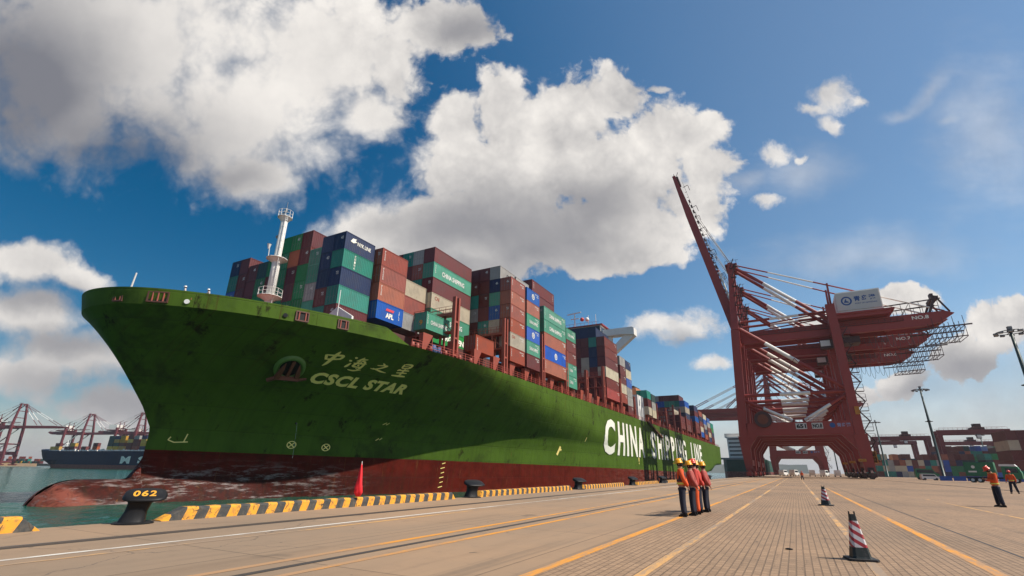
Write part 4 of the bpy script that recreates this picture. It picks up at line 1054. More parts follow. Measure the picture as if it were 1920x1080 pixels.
# deep inside the stacks, walled in on every side
INSIDE = set('1.2.4 1.3.5 1.4.5 1.5.5 1.6.3 1.6.4 1.7.3 1.7.4 1.8.3 1.8.4 1.9.3 1.9.4 1.9.5 1.10.3 1.10.4 1.10.5 2.2.0 2.2.1 2.2.2 2.2.3 2.3.0 2.3.1 2.3.2 4.2.2 4.2.3 4.2.4 4.2.5 4.3.1 4.3.2 4.3.3 4.3.4 4.3.5 4.4.0 4.4.1 4.4.2 4.4.3 4.5.0 4.5.1 4.5.2 5.3.5 5.4.0 5.4.1 5.4.2 5.4.3 5.4.4 5.4.5 5.5.0 5.5.1 5.5.2 5.5.3 5.5.4 7.2.0 7.2.1 7.2.2 7.2.3 7.2.4 7.2.5 9.4.0 9.4.1 9.4.2 9.4.3 9.4.4 9.4.5 9.5.0 9.5.1 9.5.2 9.5.3 9.5.4 9.5.5 14.2.3 14.2.4 14.2.5 14.3.3 14.3.4 14.3.5 14.4.3 14.4.4 14.4.5 14.5.3 14.5.4 14.5.5 14.6.0 14.6.1 14.6.2 14.6.3 14.6.4 14.6.5 14.7.0 14.7.1 14.7.2 14.7.3 14.7.4 14.7.5 14.8.0 14.8.1 14.8.2 14.8.3 14.8.4 14.8.5 20.2.2 20.3.2'.split())
ALL = {}
def bay(bi, Y, L, cols, colnames, where, skip=()):
    """cols: list of (right edge X, top Z, tier height, colours from top to bottom)"""
    for ci, (x, zt, th, cs) in enumerate(cols):
        for ti, k in enumerate(cs):
            if k == '.' or f'{bi}.{ci}.{ti}' in INSIDE: continue
            pos = ('topmost' if ti == 0 else BAYN[ti] + ' from the top')
            lb = f"{CN[k]} container, {pos}, {colnames[ci]}, {where}"
            sc = (th - .03) / CH
            z = zt - (ti + 1) * th
            door = (ti * 7 + ci * 3 + bi) % 4 != 0
            o = put_container(k, L, x, Y, z, lb, GS, door, sc, detail=Y < 110)
            ALL[(bi, ci, ti)] = o
            if Y < 110 and door and (ti + ci) % 2 == 0:
                front_text(o, random.choice(['6', '45', 'LTM', '40', 'TEX', '22G1']), -1.0, -.45, 1.6, 2.1)
def inb(n, first='outermost stack'): return [first] + [BAYN[i] + ' stack inboard' for i in range(1, n)]
# first bay behind the foremast: end walls seen from the bow, from the navy stack across to the far side
x0 = -53.3
c1 = [(x0, 34.6, 2.85, 'NTNTM'), (x0 - 2.5, 34.6, 2.85, 'NNNMT'), (x0 - 5, 33.0, 2.85, 'SSWST'), (x0 - 7.5, 36.5, 2.85, 'MMGGGG'), (x0 - 10, 36.5, 2.85, 'gRMMGG'), (x0 - 12.5, 36.5, 2.85, 'GGGGGG'),
      (x0 - 15, 33.1, 2.85, 'GMGMG'), (x0 - 17.5, 33.1, 2.85, 'KGGGM'), (x0 - 20, 33.1, 2.85, 'MMMMG'), (x0 - 22.6, 34.8, 2.85, 'MMMMMT'), (x0 - 25.1, 34.8, 2.85, 'NTBMTM')]
bay(1, 45.5, 20, c1, inb(11), 'first bay behind foremast')
# second block: the four brick-red high boxes over the blue one
c2 = [(-52, 34.3, 2.92, 'RRRB'), (-54.5, 34.3, 2.92, 'MBMN'), (-57, 34.3, 2.92, 'WWSM'), (-59.5, 31.4, 2.92, 'WMM')]
bay(2, 52.0, 20, c2, inb(4), 'bay of the blue bottom container')
c2b = [(-52.3, 31.2, 2.85, 'CRW'), (-54.8, 31.2, 2.85, 'RWM')]
bay(3, 58.3, 20, c2b, inb(2), 'short stacks behind blue bottom container')
o = put_container('S', 20, -45.7, 56.3, 21.2, 'single sea-green container with white lettering low on the side deck, before a red post', GS)
side_text(o, 20, 'CHINA SHIPPING', 1.1, 5.4, .95, 1.6); front_text(o, '9', -1.35, -.75, .7, 1.5, M_YEL); vert_text(o, 'CCLU', .25, 2.4, .30)
# third: the 40 ft block with CHINA SHIPPING and EVERGREEN
c3 = [(-51.2, 39.3, 2.92, 'MSMCSE'), (-53.7, 39.3, 2.92, 'WRTCMM'), (-56.2, 39.3, 2.92, 'TMRTTM'), (-58.7, 39.3, 2.92, 'MTWMTM'), (-61.2, 39.3, 2.92, 'RMMT'), (-63.7, 36.4, 2.92, 'MTM')]
bay(4, 64.0, 40, c3, inb(6), 'bay behind the foremost red lashing bridge')
o = put_container('R', 20, -44.0, 67.6, 20.1, 'single brick-red container low on the side deck between two lashing bridges', GS); vert_text(o, 'CRONOS', .5, 2.35, .3)
# fourth: the twenty-foot pair of stacks
c4 = [(-43.4, 37.3, 2.82, 'RRRRCR'), (-45.9, 40.1, 2.82, 'WNSBCM'), (-48.4, 40.1, 2.82, 'MMMMTM'), (-50.9, 40.1, 2.82, 'MMTWMM'), (-53.4, 40.1, 2.82, 'TWMTMM'), (-55.9, 37.3, 2.82, 'MMTMM')]
bay(5, 78.6, 20, c4, inb(6), 'bay with a cream container in front')
for c_ in (1, 2, 3):
    pass
c5 = [(-43.3, 37.3, 2.82, 'BRSBSM'), (-45.9, 40.1, 2.82, 'WMMT')]
bay(6, 85.3, 20, c5, inb(2), 'narrow bay with two blue emblem containers')
c6 = [(-43.0, 35.4, 2.94, 'SSRBR'), (-45.9, 42.2, 2.94, 'MMMMMMM'), (-48.4, 42.2, 2.94, 'MMWMTMM')]
bay(7, 93.0, 40, c6, inb(3), 'bay with the long blue emblem container')
c7 = [(-43.0, 33.6, 2.82, 'SMMSS'), (-45.5, 30.8, 2.82, 'MTMM')]
bay(8, 105.5, 20, c7, inb(2), 'last bay before the open gap')
W8 = 'tall bay right before the bridge'
c8 = [(-43.3, 38.6, 2.98, 'MMMCMD'), (-45.8, 41.6, 2.98, 'NTNNMMM'), (-48.3, 41.6, 2.98, 'NMMCCMM'), (-50.8, 41.6, 2.98, 'NMMMMMM'), (-53.3, 38.6, 2.98, 'MBMTMM'), (-55.8, 38.6, 2.98, 'MMMMMM')]
bay(9, 135.5, 40, c8, inb(6), W8)
bay(10, 149.6, 20, [(-43.2, 35.6, 2.9, 'WMMCR'), (-45.7, 35.6, 2.9, 'MMMMM')], inb(2), 'narrow bay beside the bridge')
bay(11, 156.0, 20, [(-43.2, 35.4, 2.9, 'NCBWWM'), (-45.7, 35.4, 2.9, 'MTMMM')], inb(2), 'narrow bay under the bridge wing')
bay(12, 181.5, 20, [(-43.2, 29.2, 2.9, 'TMC'), (-45.7, 29.2, 2.9, 'TMM')], inb(2), 'low bay just behind the bridge')
bay(13, 188.5, 20, [(-43.2, 28.8, 2.9, 'KWC'), (-45.7, 28.8, 2.9, 'MMC')], inb(2), 'second low bay behind the bridge')
random.seed(21)
def rcs(n, pal='MMMRBNTWCMSB'): return ''.join(random.choice(pal) for _ in range(n))
c14 = [(-43.2, 34.7, 2.9, 'BCNMM'), (-45.7, 37.6, 2.9, 'MTWTMM'), (-48.2, 37.6, 2.9, 'MSCMNM'), (-50.7, 37.6, 2.9, 'MTMMMM'), (-53.2, 37.6, 2.9, 'MBMWMM'), (-55.7, 37.6, 2.9, 'WBNMRM'), (-58.2, 37.6, 2.9, 'NWMCMM'), (-60.7, 37.6, 2.9, 'MNRBCM'), (-63.2, 37.6, 2.9, 'NMCMRM')]
bay(14, 258.5, 40, c14, inb(9), 'wide block aft of the bridge')
for bi, Y, zt, a, c_, wh in ((15, 286, 35.5, 'NMBMM', 'MMNTM', 'second bay aft of wide block'), (16, 301, 34.2, 'RNMCB', 'MCTMN', 'third bay aft of wide block'), (17, 316, 33.8, 'CBWNR', 'TMMCM', 'fourth bay aft of wide block'),
                          (18, 331, 33.0, 'BWMCN', 'MMTMB', 'fifth bay aft of wide block'), (19, 345, 31.0, 'TgNM', 'MNMM', 'last bay before the stern')):
    bay(bi, Y, 40, [(-43.2, zt, 2.85, a), (-45.7, zt, 2.85, c_)], inb(2), wh)
bay(20, 242.5, 40, [(-43.2, 26.1, 2.9, 'MM'), (-45.7, 29, 2.9, 'CMM'), (-48.2, 29, 2.9, 'NWM'), (-50.7, 29, 2.9, 'MTB')], inb(4), 'low bay before the wide block')
# lettering and emblems on the sides one can read
def txt(b_, c_, t_, body, u0, u1, z0, z1, mat=None, bold=.02): side_text(ALL[(b_, c_, t_)], 0, body, u0, u1, z0, z1, mat, bold=bold)
o = ALL[(2, 0, 3)]; o['label'] = 'bright blue container with large white letters APL, bottom of the second front stack'
txt(2, 0, 3, 'APL', 2.1, 3.9, .55, 1.35, M_LET, .05)
b_ = MB(); b_.prism([(2.0, 1.62), (3.75, 1.62), (3.95, 2.0), (2.2, 2.0)], -.014, -.004, 'x'); b_.build('emblem', paint('emblem_red', (.6, .05, .07), .5, .1, 0), o)
for t_ in range(3): vert_text(ALL[(2, 0, t_)], 'FLORENS'[: 5 + t_ % 2], .55, 2.45, .26)
vert_text(ALL[(2, 0, 3)], 'APLU', 5.0, 2.3, .3)
txt(4, 0, 1, 'CHINA SHIPPING', 2.6, 9.8, .85, 1.75, bold=.03); vert_text(ALL[(4, 0, 1)], 'CCLU', .5, 2.4, .32)
txt(4, 0, 4, 'CHINA SHIPPING', 2.6, 9.8, .85, 1.75, bold=.03)
txt(4, 0, 5, 'EVERGREEN', 2.0, 10.6, .9, 1.95, M_LET, bold=.05)
txt(1, 0, 0, 'NYK LINE', 2.4, 5.2, 1.3, 1.9, M_LET); vert_text(ALL[(1, 0, 1)], 'CHINA', 2.2, 2.5, .36, M_LET)
b_ = MB(); b_.prism([(1.0, 1.5), (1.4, 2.1), (2.2, 2.2), (1.9, 1.9), (2.3, 1.75), (1.6, 1.4)], -.014, -.004, 'x'); b_.build('emblem', M_LET, ALL[(1, 0, 0)])
for k in range(4): vert_text(ALL[(5, 0, k)], 'TEXU' if k % 2 else 'GESU', .5, 2.45, .26)
vert_text(ALL[(5, 0, 5)], 'CAXU', .5, 2.45, .3); txt(5, 1, 0, 'CSAV', 2.6, 5.2, .8, 1.7, M_BLK)
def emblem(o, y, z, s=1.0):
    b_ = MB(); N = 18
    for k in range(N):
        a, a2 = 2 * PI * k / N, 2 * PI * (k + 1) / N
        b_.add([(-.012, y + math.cos(a) * .62 * s, z + math.sin(a) * .62 * s), (-.012, y + math.cos(a) * .46 * s, z + math.sin(a) * .46 * s), (-.012, y + math.cos(a2) * .46 * s, z + math.sin(a2) * .46 * s), (-.012, y + math.cos(a2) * .62 * s, z + math.sin(a2) * .62 * s)], [(0, 1, 2, 3)])
    for dz, h_, w_ in ((.22, .1, .34), (0, .12, .42), (-.22, .1, .3)): b_.add([(-.011, y - w_ * s, z + (dz - h_ / 2) * s), (-.011, y + w_ * s, z + (dz - h_ / 2 + .06) * s), (-.011, y + w_ * s, z + (dz + h_ / 2 + .06) * s), (-.011, y - w_ * s, z + (dz + h_ / 2) * s)], [(0, 1, 2, 3)])
    b_.build('emblem', M_LET, o)
emblem(ALL[(6, 0, 0)], 3.0, 1.4); emblem(ALL[(6, 0, 3)], 3.0, 1.4); emblem(ALL[(7, 0, 3)], 6.1, 1.35, 1.1)
txt(6, 0, 2, 'CHINA SHIPPING', 1.2, 5.2, .9, 1.6); txt(6, 0, 4, 'CHINA SHIPPING', 1.2, 5.2, .9, 1.6)
for t_ in (0, 1): txt(7, 0, t_, 'CHINA SHIPPING', 2.8, 9.6, .85, 1.7, bold=.03); vert_text(ALL[(7, 0, t_)], 'CCLU', .5, 2.4, .3)
txt(8, 0, 0, 'CHINA SHIPPING', 1.0, 5.2, .9, 1.6); txt(8, 0, 3, 'CHINA', 1.6, 3.6, .9, 1.6); txt(8, 0, 4, 'CHINA', 1.6, 3.6, .9, 1.6)
random.seed(77)
for (b_i, c_i, t_i), oo in list(ALL.items()):
    if c_i == 0 and b_i in (5, 6, 7, 8, 9, 10, 11):
        Lc = 12.19 if b_i in (7, 9) else 6.06
        side_text(oo, 0, random.choice(['TGHU 428', 'CCLU 715', 'GESU 309', 'TEXU 551', 'FCIU 862']), Lc - 2.2, Lc - .5, 2.15, 2.4)
        side_text(oo, 0, random.choice(['22G1', '45G1', '42G1']), Lc - 1.4, Lc - .5, 1.75, 2.0)
vert_text(ALL[(7, 0, 4)], 'CAXU', .5, 2.4, .3); vert_text(ALL[(7, 1, 0)], 'TGHU', .8, 2.4, .3); vert_text(ALL[(7, 1, 0)], 'TGHU', 11.4, 2.4, .3)
txt(7, 0, 2, 'tex', 10.8, 11.6, 1.6, 2.2); txt(5, 0, 4, 'CAI', .7, 1.9, 1.7, 2.3, paint('stencil_brown', (.3, .08, .05), .6, .2, 0))
txt(4, 0, 3, 'CAI', 1.0, 2.2, 1.6, 2.3, MATS['stencil_brown'])

# ================================================================= SHIP-TO-SHORE CRANES
M_RP = paint('rope', (.06, .06, .065), .5, .1, 0)
def band_tube(b_, a, c, r_, f0, f1, n=10, r2=None):
    a = Vector(a); c = Vector(c); p0 = a.lerp(c, f0); p1 = a.lerp(c, f1)
    b_.tube(a, p0, r_, n=n, mi=0); b_.tube(p0, p1, r_ * 1.01, n=n, mi=1); b_.tube(p1, c, r_, n=n, mi=0)
def sts(name, number, detail=True, boom_up=True, legs_white=False):
    r = empty(name)
    D = 16.5                                  # distance between the two leg frames along the quay
    xw, xl = -12.2, 18.4                      # rails, relative to the crane root
    fr = [0, D]
    for y in fr:
        b_ = MB()
        # leg: lower splayed part, upper shaft
        b_.beam((xw, y, 1.9), (xw - .3, y, 12), 1.9, 1.9, w2=2.3, h2=3.1); b_.beam((xw - .3, y, 12), (xw + 1.8, y, 46), 2.3, 2.5)
        b_.build('waterside_leg', [M_CR, M_CW], r)
        b_ = MB()
        b_.beam((xl, y, 1.9), (xl - .6, y, 12), 2.4, 2.4, w2=2.4, h2=3.4); b_.beam((xl - .6, y, 12), (xl - .9, y, 51), 2.3, 2.4)
        b_.build('landside_leg', [M_CR, M_CW], r)
        # portal beam with haunches
        b_ = MB(); b_.box(xw + .9, xl - 1.9, y - 1.15, y + 1.15, 12.0, 15.8)
        b_.prism([(xw + .9, 12.0), (xw + 3.6, 12.0), (xw + .9, 8.2)], y - 1.0, y + 1.0); b_.prism([(xl - 1.9, 12.0), (xl - 5.0, 12.0), (xl - 1.7, 7.6)], y - 1.0, y + 1.0)
        b_.build('portal_beam', M_CR, r)
        b_ = MB()
        band_tube(b_, (xw + 1.2, y, 23.0), (2.2, y, 16.0), .48, .40, .96); band_tube(b_, (xl - 1.9, y, 23.2), (4.4, y, 16.0), .48, .35, .96)
        band_tube(b_, (xw + 1.2, y, 24.3), (xl - 1.9, y, 24.3), .55, .38, .68)
        band_tube(b_, (xw + 2.6, y, 46.8), (xl - 1.6, y, 25.2), .62, .28, .60)
        b_.build('brace', [M_CR, M_CW], r)
        if detail:
            b_ = MB()
            for i in range(24): x = xw + 1 + i * 1.22; b_.tube((x, y - 1.1, 15.8), (x, y - 1.1, 16.9), .04, n=4)
            for h_ in (16.35, 16.9): b_.tube((xw + 1, y - 1.1, h_), (xl - 1.9, y - 1.1, h_), .04, n=4)
            b_.build('handrail', M_CR, r)
        # bogies
        for x in (xw, xl):
            b_ = MB(); wide = 5.2
            b_.beam((x, y - 1.5, 2.5), (x, y + 1.5, 2.5), 1.5, 1.1, side=(1, 0, 0))
            yo = -2.2 if y == 0 else 2.2
            for q_ in (-3.2, 0, 3.2):
                yy = y + yo * 0 + q_
                b_.beam((x, yy - 1.35, 1.2), (x, yy + 1.35, 1.2), 1.0, .7, side=(1, 0, 0)); b_.beam((x, yy - .5, 1.2), (x, y + q_ * .4, 2.3), .6, .6)
                for w_ in (-.8, .8):
                    b_.tube((x - .12, yy + w_, .42), (x + .12, yy + w_, .42), .38, n=14, mi=1); b_.box(x - .42, x - .2, yy + w_ - .25, yy + w_ + .25, .3, 1.1, 0); b_.box(x + .2, x + .42, yy + w_ - .25, yy + w_ + .25, .3, 1.1, 0)
            b_.box(x - .7, x + .7, y - 5.3, y - 4.75, .5, 1.6); b_.box(x - .7, x + .7, y + 4.75, y + 5.3, .5, 1.6)
            b_.build('bogie', [M_CRD if x > 0 else M_CR, M_BLK], r)
    # sill ties along the quay
    for x in (xw, xl): b_ = MB(); b_.box(x - .75, x + .75, 1.2, D - 1.2, 3.4, 5.2); b_.build('tie_beam', M_CR, r)
    for x, z in ((xw + 1.8, 44.0), (xl - .9, 44.0), (xw, 24.3), (xl - .8, 24.3)): b_ = MB(); b_.box(x - .6, x + .6, 1.2, D - 1.2, z - .7, z + .7); b_.build('tie_beam', M_CR, r)
    # twin main girders
    yg = (D / 2 - 3.6, D / 2 + 3.6)
    for y in yg:
        b_ = MB(); b_.prism([(xw + 3.4, 42.0), (xw + 3.4, 46.0), (45.5, 46.3), (47.6, 45.4), (44.0, 43.1), (40, 42.3)], y - .6, y + .6)
        b_.build('girder', M_CR, r)
    b_ = MB()
    for x in (-4, 8, 20, 32, 44): b_.box(x - .5, x + .5, yg[0] + .61, yg[1] - .61, 43.2, 45.4)
    b_.build('girder_cross_tie', M_CR, r)
    lettering(number, lambda u, v: (37.6 + 4.0 * u, yg[0] - .63, 44.5 + 1.05 * v), M_LET, r, 'number', .03)
    # end gallery hanging under the back of the girder
    if detail:
        b_ = MB(); y0, y1 = yg[0] - .6, yg[1] + .6
        for y in (y0, y1):
            b_.beam((37.6, y, 41.4), (50.6, y, 41.7), .34, .34); b_.beam((40.6, y, 38.2), (49.0, y, 38.5), .25, .25)
            for i in range(8):
                x = 40.8 + i * 1.16; b_.beam((x, y, 38.2), (x, y, 44.4 if i % 2 else 42.8), .12, .12)
                if i < 7 and i % 2 == 0: b_.beam((x, y, 38.3), (x + 1.16, y, 41.4), .1, .1)
        for i in range(8): x = 40.8 + i * 1.16; b_.beam((x, y0, 38.3), (x, y1, 38.3), .15, .12); b_.beam((x, y0, 41.5), (x, y1, 41.5), .15, .12)
        b_.build('maintenance_gallery', M_CRD, r)
        b_ = MB()
        for y in yg:
            b_.beam((31, y, 49.6), (45.5, y, 50.3), .3, .3); b_.beam((31, y, 47.8), (44.5, y, 48.2), .16, .16)
            for i in range(7): b_.beam((31.4 + i * 2.2, y, 46.2), (31.4 + i * 2.2, y, 49.8), .12, .12)
            b_.beam((35.7, y, 46.3), (37.9, y, 49.8), .14, .14); b_.beam((42.2, y, 46.4), (44.4, y, 51.2), .6, .6); b_.beam((46.8, y, 46), (44.4, y, 51.2), .4, .4)
        b_.box(43.6, 45.2, yg[0], yg[1], 50.4, 51.2); b_.box(44.0, 44.8, D / 2 - 1, D / 2 + 1, 51.2, 52.8)
        b_.build('girder_rail', M_CRD, r)
    if detail:
        for y in (yg[0] - .9,):
            b_ = MB()
            for i in range(29): b_.tube((-6.5 + i * 1.5, y, 44.6), (-6.5 + i * 1.5, y, 45.7), .05, n=4)
            for h_ in (45.15, 45.7): b_.tube((-6.5, y, h_), (35.5, y, h_), .04, n=4)
            b_.box(-6.5, 35.5, y - .05, y + .29, 44.5, 44.58)
            b_.build('girder_walkway', M_CRD, r)
        b_ = MB()
        for i in range(6): b_.beam((xw + 2.4 + i * 5, -.9, 27 + (i % 2) * 8), (xw + 7.4 + i * 5, -.9, 27 + ((i + 1) % 2) * 8), .14, .14)
        b_.beam((xw + 1.4, .4, 35.6), (xl - 1.9, .4, 35.6), .3, .3)
        b_.build('tie_rods', M_CR, r)
    # machinery house with sign
    b_ = MB(); b_.box(19.8, 31.2, 1.6, D - 1.6, 48.2, 55.0); o = b_.build('machinery_house', M_CW, r)
    b_ = MB()
    for i in range(5): b_.box(18.8, 32.6, 1.2 + i * 3.3, 1.6 + i * 3.3, 46.6, 48.15)
    b_.box(18.4, 33.6, .6, D - .6, 47.7, 48.18); b_.build('house_platform', M_CR, r)
    sb = paint('sign_board', (.50, .50, .47), .5, .12, 0); sblue = paint('sign_blue', (.01, .07, .25), .5, .1, 0)
    b_ = MB(); b_.box(19.6, 30.9, 1.35, 1.55, 48.9, 54.6); sg = b_.build('sign', sb, o)
    b_ = MB(); N = 22
    for k in range(N):
        a, a2 = 2 * PI * k / N, 2 * PI * (k + 1) / N
        b_.add([(22.3 + 1.45 * math.cos(a), 1.34, 51.9 + 1.45 * math.sin(a)), (22.3 + 1.0 * math.cos(a), 1.34, 51.9 + 1.0 * math.sin(a)), (22.3 + 1.0 * math.cos(a2), 1.34, 51.9 + 1.0 * math.sin(a2)), (22.3 + 1.45 * math.cos(a2), 1.34, 51.9 + 1.45 * math.sin(a2))], [(0, 1, 2, 3)])
    b_.add([(21.6, 1.34, 51.4), (22.0, 1.34, 52.4), (22.4, 1.34, 52.7), (22.3, 1.34, 52.0), (22.9, 1.34, 51.6), (22.9, 1.34, 51.3)], [(0, 1, 2, 3, 4, 5)])
    b_.build('emblem', sblue, sg)
    lettering('青岛港', lambda u, v: (24.3 + 5.6 * u, 1.33, 51.5 + 1.7 * v), sblue, sg, 'lettering', .03, spacing=1.25)
    lettering('PORT OF QINGDAO', lambda u, v: (24.4 + 5.6 * u, 1.33, 50.5 + .5 * v), sblue, sg, 'lettering', .02)
    # signs on the portal beam
    for body, xa, xb in (('651', 2.2, 5.1), (number.replace('.', '.'), 6.4, 9.2)):
        b_ = MB(); b_.box(xa, xb, -1.26, -1.17, 13.7, 15.4); s2 = b_.build('number_plate', sb, r)
        lettering(body, (lambda xa_, xb_: lambda u, v: (xa_ + .2 + (xb_ - xa_ - .4) * u, -1.275, 13.95 + 1.2 * v))(xa, xb), M_BLK, s2, 'lettering', .05)
    b_ = MB(); b_.add([(11.6 + .72 * math.cos(2 * PI * k / 18), -1.17, 14.6 + .72 * math.sin(2 * PI * k / 18)) for k in range(18)], [tuple(range(18))]); b_.build('emblem', sblue, r)
    lettering('青岛港', lambda u, v: (12.7 + 3.4 * u, -1.17, 14.1 + 1.1 * v), paint('sign_lilac', (.25, .27, .42), .5, .2, 0), r, 'lettering', .03)
    # A-frame
    b_ = MB()
    for y in fr:
        b_.beam((xw + 1.8, y, 46), (xw + 3.2, D / 2 + (y - D / 2) * .45, 72.0), 2.1, 2.3, w2=1.3, h2=1.6)
    for z, f_ in ((55, .82), (63, .62), (71.6, .46)): b_.beam((xw + 2.5, D / 2 - D / 2 * f_, z), (xw + 2.5, D / 2 + D / 2 * f_, z), .8, .8)
    b_.box(xw + 1.4, xw + 5.4, D / 2 - 4.4, D / 2 + 4.4, 71.2, 71.6)
    b_.build('mast_frame', M_CR, r)
    b_ = MB()
    for y in (D / 2 - 4, D / 2 + 4):
        for x in (-10.6, -8.7, -7.0): b_.tube((x, y, 71.6), (x, y, 72.9), .06, n=5)
        b_.tube((-10.6, y, 72.9), (-6.2, y, 72.9), .06, n=5)
        b_.lathe([(.2, 70.2), (.9, 70.3), (.9, 70.7), (.2, 70.8)], (-7.6, y, 0), 12)
    for i in range(7):
        z = 48 + i * 3.4; b_.box(-9.2, -7.4, -.2, 1.0, z, z + .1)
        for x in (-9.2, -7.5): b_.beam((x, -.2, z), (x, -.2, z + 1.1), .07, .07)
        b_.beam((-9.2, -.2, z + 1.1), (-7.5, -.2, z + 1.1), .07, .07)
        b_.beam((-9.1 + .2 * (i % 2), 0, z), (-7.6, 0, z + 3.4), .12, .3)
    b_.build('mast_platform', M_CRD, r)
    # back stays (heavy) and forestays (light), red-white-red
    b_ = MB()
    for y in yg:
        band_tube(b_, (-7.8, D / 2 + (y - D / 2) * .6, 70.6), (17.6, y, 47.0), .56, .32, .66)
        band_tube(b_, (-7.6, D / 2 + (y - D / 2) * .6, 71.6), (18.6, y, 59.0), .24, .38, .86, 8)
        band_tube(b_, (18.6, y, 59.0), (45.6, y, 46.4), .24, .42, .9, 8)
        b_.beam((18.2, y, 46), (18.6, y, 59.6), .9, .7, w2=.5, h2=.5)
        band_tube(b_, (xw + 3.4, y, 49.8), (18.0, y, 50.2), .42, .34, .66, 8)
        band_tube(b_, (xw + 3.4, y, 47.6), (14.0, y, 49.6), .22, .0, .0, 6)
    b_.build('stay', [M_CR, M_CW], r)
    # boom
    H0 = Vector((-9.6, 0, 44.2)); T = Vector((-24.6, 0, 113.4)) if boom_up else Vector((-73, 0, 44.6))
    d = (T - H0).normalized(); nrm = Vector((-d.z, 0, d.x)) * (-1 if boom_up else 1)
    if nrm.x < 0 and boom_up: nrm = -nrm
    if not boom_up: nrm = Vector((0, 0, 1))
    for y in yg:
        b_ = MB(); yy = Vector((0, y, 0))
        b_.beam(H0 + yy, H0 + d * 52 + yy, 1.0, 3.0, w2=1.0, h2=2.6); b_.beam(H0 + d * 52.02 + yy, T + yy, 1.0, 2.55, w2=.8, h2=1.2)
        b_.build('boom', M_CR, r)
    b_ = MB()
    L_ = (T - H0).length
    for i in range(11):
        s_ = 3 + i * (L_ - 5) / 10; P = H0 + d * s_
        b_.beam(P + Vector((0, yg[0] + .5, 0)), P + Vector((0, yg[1] - .5, 0)), .7, .9)
        if i < 10:
            P2 = H0 + d * (s_ + (L_ - 5) / 10)
            ya, yb = (yg[0], yg[1]) if i % 2 else (yg[1], yg[0])
            b_.beam(P + Vector((0, ya, 0)), P2 + Vector((0, yb, 0)), .3, .3)
    b_.build('boom_lattice', M_CRD, r)
    if detail:
        b_ = MB(); random.seed(3)
        for i in range(26):
            s_ = 2 + i * 2.5; P = H0 + d * s_ + nrm * 1.6; y = yg[0] + .3
            b_.beam(P + Vector((0, y, 0)), P + nrm * random.uniform(.5, 1.0) + Vector((0, y, 0)), .14, .14)
            if i % 4 == 1 and i > 8:
                b_.beam(P + Vector((0, y, 0)), P + nrm * 2.0 + d * .2 + Vector((0, y, 0)), .16, .16); b_.beam(P + nrm * 2.0 + Vector((0, y, 0)), P + nrm * 2.0 - d * 2.4 + Vector((0, y, 0)), .18, .18)
            b_.beam(P + nrm * .6 + Vector((0, y, 0)), P + nrm * .6 + d * 2.5 + Vector((0, y, 0)), .08, .08)
            if random.random() < .5: b_.beam(P + nrm * .3 + Vector((0, y, 0)), P + nrm * .3 + d * 1.2 + Vector((0, y + .3, 0)), .5, .6)
        P = T + nrm * .8; b_.box(P.x - .2, P.x + .8, yg[0], yg[1], P.z - 1.5, P.z - .6); b_.tube(P + Vector((0, yg[0], -1)), P + Vector((.9, yg[0], 1.2)), .12, n=5); b_.tube(P + Vector((-.7, yg[0], -1)), P + Vector((-.7, yg[0], .9)), .1, n=5)
        b_.build('boom_walkway', M_CRD, r)
        b_ = MB()
        for y in (yg[0], yg[0] + 1.4, yg[1]):
            for s_ in (54, 50): b_.tube(Vector((-8.6, D / 2 + (y - D / 2) * .6, 72.0)), H0 + d * s_ + nrm * 1.9 + Vector((0, y, 0)), .055, n=4)
        b_.tube((-8.9, yg[0], 71), H0 + d * 18 + nrm * 1.8 + Vector((0, yg[0], 0)), .05, n=4)
        b_.build('luffing_ropes', M_RP, r)
        b_ = MB()
        for y in yg: band_tube(b_, H0 + d * 3 + nrm * 1.9 + Vector((0, y - .3, 0)), H0 + d * 26 + nrm * 2.0 + Vector((0, y - .3, 0)), .28, .1, .97, 8)
        b_.build('folded_forestay', [M_CR, M_CW], r)
    if not boom_up:
        b_ = MB()
        for y in yg:
            a = Vector((-9.8, D / 2 + (y - D / 2) * .6, 71.6)); band_tube(b_, a, (-38, y, 46.4), .32, .4, .75, 8); band_tube(b_, a, (-64, y, 46.4), .28, .4, .75, 8)
        b_.build('forestay', [M_CR, M_CW], r)
    # stair tower on the landside leg
    b_ = MB()
    nst = 14 if detail else 8
    for i in range(nst):
        z = 4.5 + i * 39 / nst; z2 = z + 39 / nst
        xo = xl + .55 - .01 * z
        b_.box(xo, xo + 2.6, .4, 1.7, z, z + .12)
        b_.beam((xo + .3, 1.0, z) if i % 2 else (xo + 2.3, 1.0, z), (xo + 2.3, 1.0, z2) if i % 2 else (xo + .3, 1.0, z2), .7, .25)
        for x in (xo, xo + 2.6): b_.beam((x, .4, z), (x, .4, z + 2.1 if x > xo + 1 else z + 1.1), .1, .1)
        b_.beam((xo, .4, z + 1.1), (xo + 2.6, .4, z + 1.1), .09, .09); b_.beam((xo, .4, z + 2.1), (xo + 2.6, .4, z + 2.1), .06, .06)
    b_.build('stair_tower', M_CRD, r)
